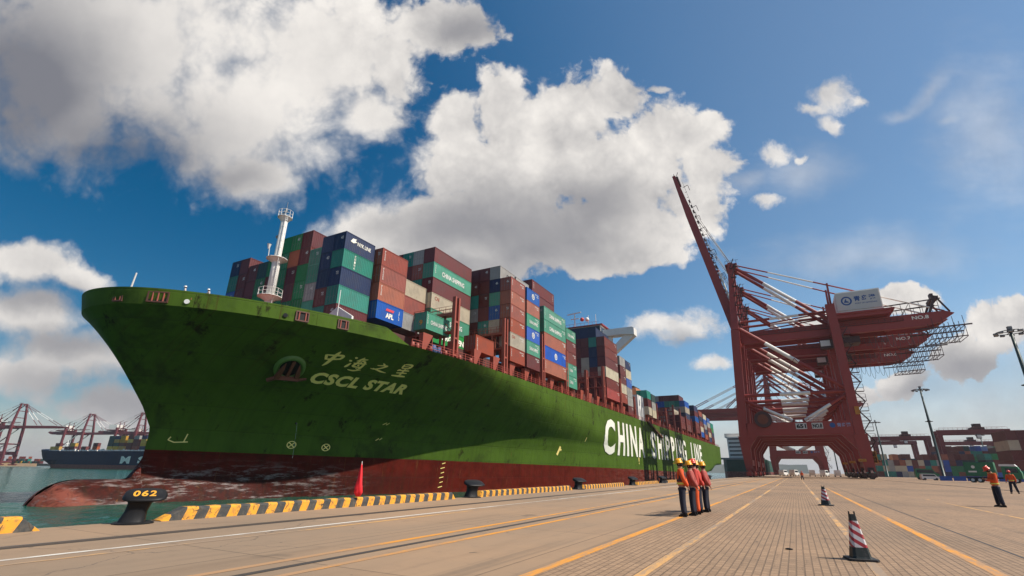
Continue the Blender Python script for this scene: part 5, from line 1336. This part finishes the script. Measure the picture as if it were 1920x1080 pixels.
    if detail:
        for q_ in ((xl - .6, xl + .5, -1.6, -1.22, 17.4, 19.6), (xl + 1.0, xl + 2.2, -.6, 1.0, 4.2, 7.4), (xl - 2.4, xl - .6, -1.9, -1.3, 4.6, 5.3), (17.4, 18.8, yg[0] - 1.8, yg[0] - .6, 40.6, 42.8)):
            b_ = MB(); x0_, x1_, y0_, y1_, z0_, z1_ = q_
            for xx in (x0_, x1_ - .15): b_.box(xx, xx + .15, y0_, y1_, z0_, z1_)
            for zz2 in (z0_, (z0_ + z1_) / 2, z1_ - .15): b_.box(x0_ + .16, x1_ - .16, y0_, y1_, zz2, zz2 + .15)
            b_.box(x0_ + .16, x1_ - .16, y1_ - .1, y1_ - .02, z0_ + .16, z1_ - .16)
            b_.build('yellow_cage', paint('cage_yellow', (.55, .24, .02), .5, .3, .2), r)
        b_ = MB(); b_.lathe([(.3, -1.3), (2.3, -1.28), (2.3, -1.22), (.3, -1.2)], (-6.3, 0, 16.8), 28, axis='y'); b_.lathe([(2.3, -2.1), (2.45, -2.1), (2.45, -1.3), (2.3, -1.3)], (-6.3, 0, 16.8), 28, axis='y'); o = b_.build('cable_reel', M_CRD, r)
        b_ = MB(); b_.lathe([(.2, -2.2), (1.5, -2.15), (1.5, -1.35), (.2, -1.31)], (-6.3, 0, 16.8), 20, axis='y'); b_.build('reel_core', M_ANC, o)
        # trolley and cab, machinery hanging near the landside leg
        b_ = MB(); b_.box(17.0, 24.0, yg[0] + .8, yg[1] - .8, 39.6, 41.6); b_.box(13.2, 16.6, yg[0] - .8, yg[0] + 1.8, 38.2, 41.0); b_.build('trolley_cab', M_CRD, r)
        b_ = MB(); b_.box(13.3, 15.9, yg[0] - .95, yg[0] - .81, 38.9, 40.7); b_.build('cab_window', M_CW, r)
        b_ = MB()
        for k in range(9):
            x = 26 + k * 1.5; 
            for q_ in range(8):
                a0 = PI * q_ / 8; a1 = PI * (q_ + 1) / 8
                b_.tube((x + .7 * math.cos(a0), D / 2, 41.8 - (3 + k % 3) * math.sin(a0)), (x + .7 * math.cos(a1), D / 2, 41.8 - (3 + k % 3) * math.sin(a1)), .05, n=4)
        b_.build('festoon_cable', M_RP, r)
    return r
GC = 'ship-to-shore cranes along the quay'
for i, (Y, no, lb) in enumerate(((175, 'NO.8', 'nearest red quay crane with raised boom, house sign and number 8'), (202.5, 'NO.7', 'second red quay crane with raised boom, close behind the nearest one'), (230.5, 'NO.6', 'third red quay crane with raised boom, behind the two nearer ones'))):
    c = sts('quay_crane', no); c.location = (0, Y, 0); tag(c, lb, 'crane', GC)
far = sts('quay_crane', 'NO.5', detail=False, boom_up=False)
far.location = (0, 398, 0); tag(far, 'distant red quay crane with lowered boom, framed by the portal of the near cranes', 'crane', GC)
for Y, lb in ((428, 'second distant quay crane with lowered boom, right behind the first distant one'), (458, 'farthest quay crane with lowered boom in the row on the right')):
    c = copy_tree(far); c.location = (0, Y, 0); tag(c, lb, 'crane', GC)
for (x, y, rz, lb) in ((-772, 236, 208, 'large background crane with white leg, cut by the left picture edge'), (-910, 358, 205, 'red and white background crane above the dark blue ship, second from left'),
                       (-814, 380, 207, 'red and white background crane above the blue ship, next to the bulbous bow'), (-868, 430, 207, 'rightmost background crane, half hidden behind the green bow')):
    c = copy_tree(far); c.location = (x, y, -1); c.rotation_euler = (0, 0, R(rz)); tag(c, lb, 'crane', 'cranes of the terminal across the water')
    if x == -772: c.scale = (.88, .88, .92)
    for ch in c.children:
        for sl2 in ch.material_slots:
            if sl2.material == M_CR: sl2.link = 'OBJECT'; sl2.material = M_CRF

# ================================================================= OTHER SHIPS
M_H2 = hullmat('blue_hull', (.012, .028, .060), (.24, .085, .075), 3.4, 0, 0, .3)
def simple_hull(L, B, z1, rake, mat, parent, n=24, bow_up=2.5):
    b_ = MB(); zs_ = [-3, 0, 3, 7, 11, z1]
    for sg in (1, -1):
        vs = []; fs = []
        for z in zs_:
            y0 = rake * (1 - max(0, z + 1) / (z1 + 1)) if z > -1 else rake
            for j in range(n + 1):
                t = (j / n) ** 1.8; Y = y0 + (L - y0) * t
                tt = min(1, (Y - y0) / (45 if z < 7 else 26)); b = B / 2 * (1 - (1 - tt) ** 1.6) ** .75
                zz2 = z + (bow_up * max(0, 1 - Y / 60) ** 2 if z == z1 else 0)
                if Y > L - 14: b *= 1 - .25 * (Y - L + 14) / 14
                vs.append((sg * b, Y, zz2))
        for i in range(len(zs_) - 1):
            for j in range(n): a = i * (n + 1) + j; fs.append((a, a + 1, a + n + 2, a + n + 1))
        b_.add(vs, fs)
    b_.add([(-B / 2 * .75, L, -3), (B / 2 * .75, L, -3), (B / 2 * .75, L, z1), (-B / 2 * .75, L, z1)], [(0, 1, 2, 3)])
    b_.add([(-B / 2 + 1, 16, z1 - .5), (B / 2 - 1, 16, z1 - .5), (B / 2 - 1, L, z1 - .5), (-B / 2 + 1, L, z1 - .5)], [(0, 1, 2, 3)])
    return b_.build('hull', mat, parent, False)
s2 = empty('cargo_ship', (-622.6, 221, -2.4)); dirn = Vector((140, 25)).normalized(); s2.rotation_euler = (0, 0, math.atan2(dirn.y, dirn.x) - PI / 2)
tag(s2, 'dark blue container ship with pink waterline across the harbour', 'ship')
# local +Y runs aft; its starboard (local +X) faces the camera after rotation
simple_hull(300, 40, 14.5, 14, M_H2, s2)
side = lambda Y: (20.12, Y, 0)
for ch, y0 in (('M', 127), ('S', 147), ('C', 166)):
    lettering(ch, (lambda a: lambda u, v: (20.15, a + 11 * u, 4.6 + 5.8 * v))(y0), M_LET, s2, 'lettering', .05)
b_ = MB(); b_.tube((0, 21, 14), (0, 21, 25), .5, .3, n=6); b_.beam((-1.5, 21, 22), (1.5, 21, 22), .5); b_.build('foremast', M_WHITE, s2)
b_ = MB()
for i in range(60): b_.box(17.5, 18.5, 30 + i * 4, 32.6 + i * 4, 14.1, 15.4 + .5 * (i % 3))
b_.build('lashing_gear', M_CW, s2)
random.seed(4)
rot2 = Matrix.Rotation(s2.rotation_euler.z, 3, 'Z')
def on_ship(x, y, z): return Vector(s2.location) + rot2 @ Vector((x, y, z))
n2 = 0
ordn = lambda i: BAYN[i] if i < 20 else 'later'
def far_container(k, L, loc, rz, label, group, h=1.0):
    o = link('shipping_container', CM[(L, 0)]); o.location = loc; o.rotation_euler = (0, 0, rz); o.scale = (1, 1, h); omat(o, cmat(k)); tag(o, label, 'container', group); return o
for bi, (Y, tiers) in enumerate([(31, 'Y'), (37, 'YM'), (50, 'M'), (57, 'MY'), (72, 'M'), (86, 'RM'), (104, 'YKKK'), (111, 'YKYN'), (118, 'YMYY'), (127, 'MMYM'), (134, 'RMMW'), (143, 'NYYN'), (150, 'YNT')]):
    for ti, k in enumerate(tiers):
        far_container(k, 20, on_ship(18.6, Y, 15.6 + ti * 2.85), s2.rotation_euler.z, f"{CN[k]} container, {BAYN[ti]} tier up, {BAYN[bi]} stack from the blue ship's bow", 'containers on the blue ship', 1.03)
def container_mass(items, name, label, kind='stuff', group=None):
    me = bpy.data.meshes.new(name); vs = []; fs = []; mi = []; keys = sorted(set(i[0] for i in items))
    for (k, L, loc, rz, h) in items:
        src = CM[(L, 0)]; o_ = len(vs); ca, sa = math.cos(rz), math.sin(rz)
        for v in src.vertices: x, y, z = v.co; vs.append((loc[0] + x * ca - y * sa, loc[1] + x * sa + y * ca, loc[2] + z * h))
        for p_ in src.polygons: fs.append([i + o_ for i in p_.vertices]); mi.append(keys.index(k))
    me.from_pydata(vs, [], fs)
    for k in keys: me.materials.append(cmat(k))
    me.polygons.foreach_set('material_index', mi); me.update()
    o = link(name, me); o['label'] = label; o['kind'] = kind
    return o
# green ship moored farther along the quay
s3 = empty('cargo_ship', (-33, 660, -2.4), PI)
M_H3 = hullmat('teal_hull', (.018, .075, .058), (.16, .035, .03), 4.3, 0, 0, .5)
simple_hull(245, 30, 13.2, 10, M_H3, s3, bow_up=1)
b_ = MB(); b_.box(-11, 11, 205, 222, 12.7, 30); b_.box(-13, 13, 203, 216, 30, 33); b_.build('accommodation', M_WHITE, s3)
b_ = MB(); b_.box(-15, 15, 244.9, 245.4, 12.6, 13.9); b_.build('stern_rail', M_GRY, s3)
b_ = MB()
for z in (16, 19, 22, 25, 28): b_.box(-10, 10, 222.02, 222.12, z, z + 1)
b_.build('windows', M_GLS, s3)
tag(s3, 'teal green ship stern moored beyond the big ship, left of the crane legs', 'ship')

# ================================================================= THE YARD ON THE RIGHT
M_RTG = paint('gantry_red', (.17, .028, .028), .55, .35, .15, scale=.5)
def rtg():
    r = empty('yard_gantry'); Wd, Dp, Ht = 27.0, 9.0, 22.5
    for x in (0, Wd):
        b_ = MB()
        for y in (0, Dp): b_.beam((x, y, 2.2), (x, y, Ht - 1), 1.3, 1.4, w2=1.6, h2=1.9)
        b_.beam((x, -1.5, 2.6), (x, Dp + 1.5, 2.6), 1.0, 1.3, side=(1, 0, 0)); b_.beam((x, 0, Ht - 1.5), (x, Dp, Ht - 1.5), .9, 1.1, side=(1, 0, 0))
        b_.build('side_frame', M_RTG, r)
        b_ = MB()
        for y in (-1, .6, Dp - .6, Dp + 1): b_.tube((x - .35, y, .8), (x + .35, y, .8), .8, n=14)
        b_.build('wheels', M_RUB, r)
    for y in (0, Dp):
        b_ = MB(); b_.box(-1.2, Wd + 1.2, y - .6, y + .6, Ht - 1, Ht + 1.2)
        for i in range(15): b_.tube((i * 1.95, y - .6, Ht + 1.2), (i * 1.95, y - .6, Ht + 2.3), .05, n=4)
        b_.tube((0, y - .6, Ht + 2.3), (Wd, y - .6, Ht + 2.3), .06, n=4)
        b_.build('main_beam', M_RTG, r)
    b_ = MB(); b_.box(14, 19, .8, Dp - .8, Ht + 1.25, Ht + 2.4); b_.box(15, 18, 1.5, 5, Ht + 2.4, Ht + 4.2); b_.box(14.4, 16.2, -1.6, 0, Ht - 3.4, Ht - 1.2); b_.build('trolley', M_CRD, r)
    b_ = MB(); b_.box(14.5, 16.1, -1.75, -1.62, Ht - 3.0, Ht - 1.6); b_.build('cab_window', M_CW, r)
    return r
g0 = rtg(); GR = 'rubber tyred yard gantries on the right'
for i, (x, y, z_, lb) in enumerate(((70.5, 346, 1, 'red yard gantry spanning the container stacks at the right picture edge'), (47.5, 395, 1, 'red yard gantry just right of the quay crane stair tower'), (50, 452, 1, 'farther red yard gantry, lower behind the first on the left'),
                                   (96, 470, 1, 'distant red yard gantry seen through the right gantry opening'), (128, 430, 1, 'yard gantry half out of the picture behind the right stacks'))):
    c = g0 if i == 0 else copy_tree(g0); c.location = (x, y, 0); tag(c, lb, 'gantry crane', GR)
GY = 'containers stacked in the yard'
random.seed(33)
rown = ['front yard row', 'second yard row', 'third yard row']
items = []
for (bx, n, y, tmax) in ((38, 16, 330, 4), (80, 9, 322, 5), (30, 32, 420, 5), (72, 20, 372, 6)):
    for i in range(n):
        nt = max(1, tmax - (1 if random.random() < .4 else 0) - (1 if random.random() < .2 else 0))
        for t_ in range(nt):
            items.append((random.choice('MMMRNNBTTKCWGMR'), 40, (bx + i * 2.5 + 2.4, y + random.uniform(-.1, .1), t_ * 2.78), 0, 1.0))
container_mass(items, 'yard_containers', 'rows of stacked containers of many colours under the yard gantries')
# nearer tall stack cut by the right picture edge
for i in range(4):
    for t_, k in enumerate(['TMMCM', 'KMMMM', 'TRMMT', 'MMCT'][i]):
        far_container(k, 40, (58.2 + i * 2.5, 200, t_ * 2.78), 0, f"{CN[k]} container, {BAYN[t_]} tier up, {BAYN[i]} column of the stack at the right edge", GY)
# light masts
def light_mast(H, plats=(.58,)):
    r = empty('light_mast')
    b_ = MB(); b_.lathe([(.55, 0), (.55, .4), (.40, .45), (.36, H * .5), (.22, H)], n=10); b_.build('pole', paint('mast_green', (.03, .06, .055), .45, .3, .1), r, True)
    b_ = MB(); n = 10
    for z, R_ in ((H - .5, 2.0), (H * .62, .95)):
        for k in range(24):
            a, a2 = 2 * PI * k / 24, 2 * PI * (k + 1) / 24
            b_.tube((R_ * math.cos(a), R_ * math.sin(a), z), (R_ * math.cos(a2), R_ * math.sin(a2), z), .07, n=5)
        for k in range(4): a = PI * k / 2; b_.tube((0, 0, z), (R_ * math.cos(a), R_ * math.sin(a), z), .06, n=5)
        b_.lathe([(.25, z - .1), (.5, z), (.5, z + .25), (.25, z + .3)], n=8)
    b_.build('ring', M_BLK, r)
    for k in range(10):
        a = 2 * PI * k / 10; x, y = 2.05 * math.cos(a), 2.05 * math.sin(a)
        b_ = MB(); b_.box(x - .28, x + .28, y - .28, y + .28, H - .85, H - .55); b_.build('floodlight', M_GRY, r)
    b_ = MB(); b_.box(-.3, .3, -.3, .3, H, H + .5); b_.build('mast_head', M_GRY, r)
    return r
lm = light_mast(25.5); lm.location = (37.0, 114.5, 0); GL = 'floodlight masts in the yard'
tag(lm, 'tall floodlight mast leaning into the right picture edge, nearest of the masts', 'light mast', GL)
for (x, y, s_, lb) in ((39.0, 200, 1.07, 'tall floodlight mast between the two yard gantries'), (40.6, 322, 1.07, 'floodlight mast just right of the quay crane stair tower'), (26, 425, 1.0, 'small distant floodlight mast seen through the quay crane portal, left one'), (33, 450, 1.1, 'small distant floodlight mast seen through the quay crane portal, right one'), (105, 420, 1.0, 'tiny floodlight mast seen inside the right gantry')):
    c = copy_tree(lm); c.location = (x, y, 0); c.scale = (1, 1, s_); tag(c, lb, 'light mast', GL)
# vehicles
def wheel(b_, x, y, z, r_=.5, w_=.3): b_.tube((x, y - w_ / 2, z), (x, y + w_ / 2, z), r_, n=14)
def truck():
    r = empty('truck')           # cab at +X, body at -X, seen from -Y
    b_ = MB(); b_.box(-4.4, 3.9, -1.1, 1.1, .75, 1.05); b_.build('chassis', M_BLK, r)
    b_ = MB(); b_.box(-4.4, .2, -1.25, 1.25, 1.25, 3.9)
    for i in range(9): b_.box(-4.3 + i * .53, -4.22 + i * .53, -1.29, -1.251, 1.3, 3.85)
    b_.build('cargo_box', M_GRN, r)
    b_ = MB(); b_.add([(-3.0 + .25 * math.cos(2 * PI * k / 12) * 1.2, -1.3, 3.0 + .3 * math.sin(2 * PI * k / 12)) for k in range(12)], [tuple(range(12))]); b_.box(-3.9, -2.6, -1.31, -1.295, 1.95, 2.25); b_.build('emblem', M_CW, r)
    b_ = MB(); b_.prism([(1.1, .8), (3.9, .8), (3.95, 1.9), (3.55, 3.05), (1.2, 3.15)], -1.2, 1.2); c = b_.build('cab', M_GRN, r)
    b_ = MB(); b_.prism([(1.7, 1.95), (3.5, 1.95), (3.35, 2.75), (1.7, 2.8)], -1.23, -1.205); b_.box(3.62, 3.8, -1.0, 1.0, 2.0, 2.6); b_.build('window', M_GLS, c)
    b_ = MB(); b_.prism([(.9, 3.16), (3.5, 3.1), (3.2, 3.5), (1.0, 3.55)], -1.2, 1.2); b_.build('roof', M_WHITE, c)
    for x in (-3.6, -2.5, 2.9):
        b_ = MB(); wheel(b_, x, -1.0, .5); wheel(b_, x, 1.0, .5); o = b_.build('wheel', M_RUB, r)
        b_ = MB(); b_.tube((x, -1.17, .5), (x, -1.151, .5), .28, n=12); b_.build('rim', M_CW, o)
    return r
tr = truck(); tr.location = (35.6, 140, 0); tr.rotation_euler = (0, 0, R(-20)); tag(tr, 'green truck with white cab roof behind the man in orange', 'truck')
def van(mat, roofmat=None):
    r = empty('van')
    b_ = MB(); b_.prism([(-2.2, .35), (2.3, .35), (2.35, 1.0), (1.75, 1.15), (1.2, 1.85), (-2.1, 1.9), (-2.25, 1.1)], -.85, .85); b_.build('body', mat, r)
    b_ = MB(); b_.prism([(-1.9, 1.18), (1.5, 1.15), (1.1, 1.68), (-1.85, 1.7)], -.87, -.852); b_.build('window', M_GLS, r)
    for x in (-1.5, 1.5):
        b_ = MB(); wheel(b_, x, -.78, .35, .35, .2); wheel(b_, x, .78, .35, .35, .2); b_.build('wheel', M_RUB, r)
    return r
v1 = van(M_WHITE); v1.scale = (.85, .85, .85); v1.location = (31.2, 176, 0); v1.rotation_euler = (0, 0, R(8)); tag(v1, 'small white van parked in front of the yard containers', 'van', 'vans parked in the yard')
for i, (x, y, lb) in enumerate(((-.6, 268, 'white vehicle farthest left in the row under the crane portal'), (6.4, 268, 'white vehicle second from left in the row under the crane portal'), (11.2, 270, 'white vehicle third from left in the row under the crane portal'), (16.0, 269, 'white vehicle at the right of the row under the crane portal'), (-5.2, 285, 'dark shaded van at the waterside of the vehicle row'))):
    c = copy_tree(v1); c.location = (x, y, 0); c.rotation_euler = (0, 0, R(90 if i % 2 else 75)); c.scale = (1.5, 1.3, 1.45); tag(c, lb, 'van', 'vans parked in the yard')
gv = van(M_GRN); gv.location = (33.2, 190, 0); gv.scale = (1.2, 1.1, 1.6); tag(gv, 'green van parked behind the small white van', 'van')
# blue barriers at the foot of the yard stacks
b_ = MB(); b_.box(-1.2, 1.2, -.3, .3, 0, .95); b_.box(-1.3, 1.3, -.4, .4, .95, 1.1); b_.box(-1.1, -.8, -.5, .5, 0, .3); bl = b_.build('barrier', M_BLU)
for i in range(8):
    c = bl if i == 0 else bl.copy()
    if i: COL.objects.link(c)
    c.location = (33.4 + i * 2.9, 170 + (i % 3) * .8, 0); tag(c, f"blue barrier, {BAYN[i]} from the left in the row beside the white van", 'barrier', 'blue barriers in the yard')

# ================================================================= FAR SHORE ON THE LEFT
g = MB(); g.box(-2600, -930, 250, 320, -6, 1.5); g.box(-2600, -700, 420, 520, -6, 1.5); o = g.build('far_quay', M_CONC); tag(o, kind='structure')
b_ = MB(); random.seed(2); n = 70; vs = []; fs = []
for i in range(n + 1):
    x = -5200 + i * 75; h_ = 14 + 26 * (math.sin(i * .31) * .5 + .5) * (math.sin(i * .093 + 1) * .5 + .6) + random.uniform(0, 6)
    vs += [(x, 2600 + 150 * math.sin(i * .5), -6), (x, 2750 + 150 * math.sin(i * .5), h_), (x, 3300, -6)]
for i in range(n): a = i * 3; fs += [(a, a + 3, a + 4, a + 1), (a + 1, a + 4, a + 5, a + 2)]
b_.add(vs, fs); tag(b_.build('hills', paint('far_hill', (.06, .075, .06), .9, .3, 0, scale=.02)), kind='structure')
random.seed(8)
items = []
for i in range(60):
    for t_ in range(random.choice((1, 2, 2, 3))):
        items.append((random.choice('MMYRNKKTM'), 20, (-1010 + i * 2.9, 258 + i * .6, 1.5 + t_ * 2.78), R(62), 1.0))
container_mass(items, 'far_containers', 'distant container stacks on the far shore by the left picture edge')

# ================================================================= PEOPLE
def skinned(pts, edges, mat, name, parent, root=0, sub=2):
    me = bpy.data.meshes.new(name); me.from_pydata([p_[:3] for p_ in pts], edges, [])
    o = bpy.data.objects.new(name, me); COL.objects.link(o)
    o.modifiers.new('s', 'SKIN'); m2 = o.modifiers.new('u', 'SUBSURF'); m2.levels = sub; m2.render_levels = sub
    sv = me.skin_vertices[0].data
    for i, p_ in enumerate(pts): sv[i].radius = (p_[3], p_[4] if len(p_) > 4 else p_[3]); sv[i].use_root = (i == root)
    dg = bpy.context.evaluated_depsgraph_get(); me2 = bpy.data.meshes.new_from_object(o.evaluated_get(dg))
    bpy.data.objects.remove(o); me2.materials.clear(); me2.materials.append(mat)
    me2.polygons.foreach_set('use_smooth', [True] * len(me2.polygons)); me2.name = name
    return link(name, me2, parent)
# poses are built facing local -Y, z up, 1.74 m tall
def person(arms, helmet, jacket, trousers, legs=((-.10, 0), (.10, 0)), head_tilt=0.0, vest=None, strap=False, scale=1.0, tapes=True):
    r = empty('person'); r.scale = (scale,) * 3
    hp, sh = .93, 1.42
    hd = Vector((0, -.02 - .10 * head_tilt, 1.60 - .02 * head_tilt))
    # whole body, one surface (skin-coloured: shows at head, neck and hands)
    P = [(0, 0, hp, .13, .10), (0, 0, 1.16, .13, .095), (0, .01, 1.36, .15, .10), (0, .0, 1.47, .06, .06), (hd.x, hd.y + .02, hd.z - .04, .075, .085), (hd.x, hd.y, hd.z + .08, .08, .095)]
    Ed = [(0, 1), (1, 2), (2, 3), (3, 4), (4, 5)]
    hands = []
    for s_, (el, wr) in zip((-1, 1), arms):
        i = len(P); P += [(s_ * .19, .01, sh, .052), (el[0], el[1], el[2], .042), (wr[0], wr[1], wr[2], .028)]
        Ed += [(2, i), (i, i + 1), (i + 1, i + 2)]
        w_ = Vector(wr); d_ = (w_ - Vector(el)).normalized(); i2 = len(P); P.append((*(w_ + d_ * .07), .030, .018)); Ed.append((i + 2, i2)); hands.append((w_ + d_ * .07, d_, s_))
    for s_, (dx, dy) in zip((-1, 1), legs):
        i = len(P); P += [(s_ * .09 + dx * .2, dy * .1, .86, .085), (s_ * .09 + dx * .5, -.02 + dy * .5, .48, .055), (s_ * .09 + dx, dy, .09, .04), (s_ * .10 + dx * 1.05, dy - .14, .035, .036)]
        Ed += [(0, i), (i, i + 1), (i + 1, i + 2), (i + 2, i + 3)]
    body = skinned(P, Ed, M_SKIN, 'body', r)
    # fingers
    for hpnt, d_, s_ in hands:
        side_ = d_.cross(Vector((0, 1, 0))).normalized() if abs(d_.y) < .9 else Vector((1, 0, 0))
        pn = d_.cross(side_)
        b_ = MB()
        for k, ln in enumerate((.066, .078, .072, .055)):
            a = hpnt + side_ * (-.024 + k * .016) + d_ * .01; m_p = a + d_ * ln * .55 + pn * .006; e = a + d_ * ln + pn * .022
            b_.tube(a, m_p, .009, .008, n=6); b_.tube(m_p, e, .008, .006, n=6)
        a = hpnt - d_ * .03 - side_ * .03; b_.tube(a, a + d_ * .045 - side_ * .022, .011, .008, n=6)
        b_.build('fingers', M_SKIN, body, True)
    # jacket with sleeves
    J = [(0, 0, .86, .195, .158), (0, 0, 1.15, .180, .145), (0, .01, 1.36, .205, .145), (0, .0, 1.46, .085, .085)]
    Ej = [(0, 1), (1, 2), (2, 3)]
    for s_, (el, wr) in zip((-1, 1), arms):
        i = len(J); w_ = Vector(wr); e_ = Vector(el); cuff = e_.lerp(w_, .93)
        J += [(s_ * .195, .01, sh + .005, .088), (el[0], el[1], el[2], .070), (*cuff, .055)]; Ej += [(2, i), (i, i + 1), (i + 1, i + 2)]
    jk = skinned(J, Ej, jacket, 'jacket', r)
    if vest:
        V = [(0, .0, .99, .202, .166), (0, .0, 1.16, .200, .166), (0, .01, 1.34, .218, .164), (.0, .0, 1.44, .15, .11)]
        skinned(V, [(0, 1), (1, 2), (2, 3)], vest, 'life_vest', r)
    if tapes:
        b_ = MB(); b_.lathe([(.200, -.03), (.206, 0), (.200, .03)], n=18); o = b_.build('reflective_band', M_LIME, jk); o.location = (0, .0, 1.02); o.scale = (1.02, .78, 1)
        b_ = MB()
        for s_ in (-1, 1): b_.box(s_ * .15 - .035, s_ * .15 + .035, -.07, .11, 1.475, 1.50)
        b_.build('shoulder_patch', M_LIME, jk)
    T_ = [(0, 0, .93, .150, .120)]; Et = []
    for s_, (dx, dy) in zip((-1, 1), legs):
        i = len(T_); T_ += [(s_ * .085 + dx * .2, dy * .1, .84, .120), (s_ * .09 + dx * .5, -.02 + dy * .5, .48, .098), (s_ * .09 + dx, dy, .075, .086)]
        Et += [(0, i), (i, i + 1), (i + 1, i + 2)]
    skinned(T_, Et, trousers, 'trousers', r)
    for s_, (dx, dy) in zip((-1, 1), legs):
        b_ = MB(); pf = [(-.17, .0), (-.175, .035), (-.13, .075), (-.02, .10), (.07, .10), (.085, .03), (.08, 0)]
        cxx = s_ * .095 + dx
        b_.prism([(y + dy, z) for y, z in pf], cxx - .05, cxx + .05, 'x'); b_.build('boot', M_BLK, r)
    # helmet: domed shell with brim
    b_ = MB(); b_.lathe([(.135, 0), (.138, .012), (.118, .03), (.112, .07), (.088, .115), (.05, .14), (.01, .147)], n=18); b_.prism([(-.09, -.11), (-.06, -.175), (.06, -.175), (.09, -.11)], .004, .016, 'z')
    b_.box(-.012, .012, -.10, .10, .10, .152)
    o = b_.build('helmet', helmet, r, True); o.location = (hd.x, hd.y - .005, hd.z + .065); o.rotation_euler = (R(26 * head_tilt + 4), 0, 0); o.scale = (.98, 1.08, 1.05)
    # face: nose, eyes, ears, mouth; hair at the nape
    b_ = MB(); F = lambda x, y, z: (hd.x + x, hd.y + y, hd.z + z)
    b_.tube(F(0, -.085, .045), F(0, -.112, .005), .010, .014, n=6)
    for s_ in (-1, 1): b_.lathe([(.006, -.022), (.018, -.01), (.018, .014), (.006, .022)], F(s_ * .086, .005, .02), 7)
    b_.build('nose_and_ears', M_SKIN, body, True)
    b_ = MB()
    for s_ in (-1, 1): b_.lathe([(.004, -.006), (.010, 0), (.004, .006)], F(s_ * .032, -.092, .045), 7)
    b_.box(*[c for pr in zip(F(-.022, -.098, -.03), F(.022, -.090, -.024)) for c in pr]); b_.build('eyes_and_mouth', M_DARK, body)
    b_ = MB(); b_.lathe([(.078, -.05), (.094, -.01), (.097, .07)], F(0, .022, .01), 12); b_.build('hair', M_BLK, body, True)
    return r
BACK = (((-.27, .10, 1.13), (-.05, .19, .93)), ((.27, .10, 1.13), (.05, .20, .91)))
DOWN = (((-.25, .04, 1.13), (-.23, -.02, .88)), ((.25, .04, 1.13), (.24, -.03, .88)))
PHONE = (((-.24, -.05, 1.14), (-.05, -.30, 1.22)), ((.24, -.05, 1.14), (.06, -.31, 1.20)))
M_JO = paint('jacket_orange', (.66, .085, .015), .85, .3, 0, scale=7); M_JR = paint('jacket_red', (.48, .05, .035), .85, .3, 0, scale=7); M_JP = paint('jacket_faded_red', (.36, .075, .06), .85, .3, 0, scale=7)
M_VD = paint('vest_dark', (.035, .022, .028), .8, .3, 0, scale=8)
GP = 'workers standing in line facing the ship'
grp = [((-3.42, 18.20), BACK, M_HELY, M_JO, M_NAVYC, M_VD, -84, .99, 'nearest worker of the line, yellow helmet, orange jacket and dark life vest'),
       ((-3.22, 18.86), BACK, M_HELY, M_JP, M_NAVYC, None, -88, .96, 'second worker of the line in yellow helmet, half hidden behind the nearest'),
       ((-3.20, 19.55), DOWN, M_HELR, M_JR, M_ORG, None, -80, 1.0, 'worker in red helmet and bright orange trousers in the middle of the line'),
       ((-3.22, 20.25), BACK, M_HELY, M_JR, M_NAVYC, M_JR, -86, .97, 'fourth worker of the line, yellow helmet and red vest, hands behind back'),
       ((-3.06, 20.75), BACK, M_HELY, M_JP, M_NAVYC, None, -92, .96, 'farthest worker of the line, yellow helmet, faded red jacket, hands clasped behind')]
for (x, y), arms, hm, jk, tr_, vs_, rz, sc_, lb in grp:
    o = person(arms, hm, jk, tr_, vest=vs_, scale=sc_, tapes=jk is M_JO); o.location = (x, y, 0); o.rotation_euler = (0, 0, R(rz)); tag(o, lb, 'person', GP)
o = person(PHONE, M_HELR, M_JO, M_NAVYC, head_tilt=1.0, scale=1.0); o.location = (8.22, 32.9, 0); o.rotation_euler = (0, 0, R(-78)); tag(o, 'man in orange jacket and red helmet looking down at something in his hands', 'person')
o = person((((-.26, .02, 1.14), (-.30, -.14, .93)), ((.26, .05, 1.14), (.26, .02, .88))), M_HELR, M_JO, M_NAVYC, legs=((-.10, -.22), (.12, .18))); o.location = (15.6, 58, 0); o.rotation_euler = (0, 0, R(-20)); tag(o, 'distant worker in orange walking, at the right picture edge', 'person')
o = person(DOWN, M_HELR, M_JO, M_NAVYC, tapes=False); o.location = (1.1, 128, 0); tag(o, 'tiny distant worker in orange on the quay under the cranes', 'person')
M_WC = paint('white_cloth', (.55, .50, .47), .85, .2, 0, scale=8)
for x, y, rz, lb in ((-57.1, 27.6, -30, 'left of two crewmen in white on the bow, arm on the bulwark'), (-55.7, 29.4, -10, 'right of two crewmen in white helmets behind the bow bulwark')):
    o = person((((-.30, -.12, 1.2), (-.34, -.34, 1.18)), ((.25, .04, 1.13), (.24, -.03, .88))), M_WHITE, M_WC, M_NAVYC, tapes=False, scale=1.06); o.location = (x, y, 18.45); o.rotation_euler = (0, 0, R(rz)); tag(o, lb, 'person', 'crewmen on the bow')

# platform the crewmen stand on
b_ = MB(); b_.box(-59.5, -54.6, 27.2, 31.5, 18.2, 18.45)
for x in (-59, -55): b_.box(x - .1, x + .1, 29, 29.2, 17.3, 18.2)
b_.build('lookout_platform', M_RED, ship, False, SO)

# ================================================================= HAZE
hz_m = bpy.data.materials.new('haze_air'); hz_m.use_nodes = True; t = NT(hz_m.node_tree); t.n.clear()
out = t.new('ShaderNodeOutputMaterial'); pv = t.new('ShaderNodeVolumePrincipled')
pv.inputs['Density'].default_value = .00009; pv.inputs['Color'].default_value = (.86, .88, .95, 1); pv.inputs['Anisotropy'].default_value = .25
t.l.new(pv.outputs[0], out.inputs['Volume'])
b_ = MB(); b_.box(-6100, 5100, -900, 9100, -8, 126); hz_o = b_.build('haze', hz_m); tag(hz_o, kind='stuff')
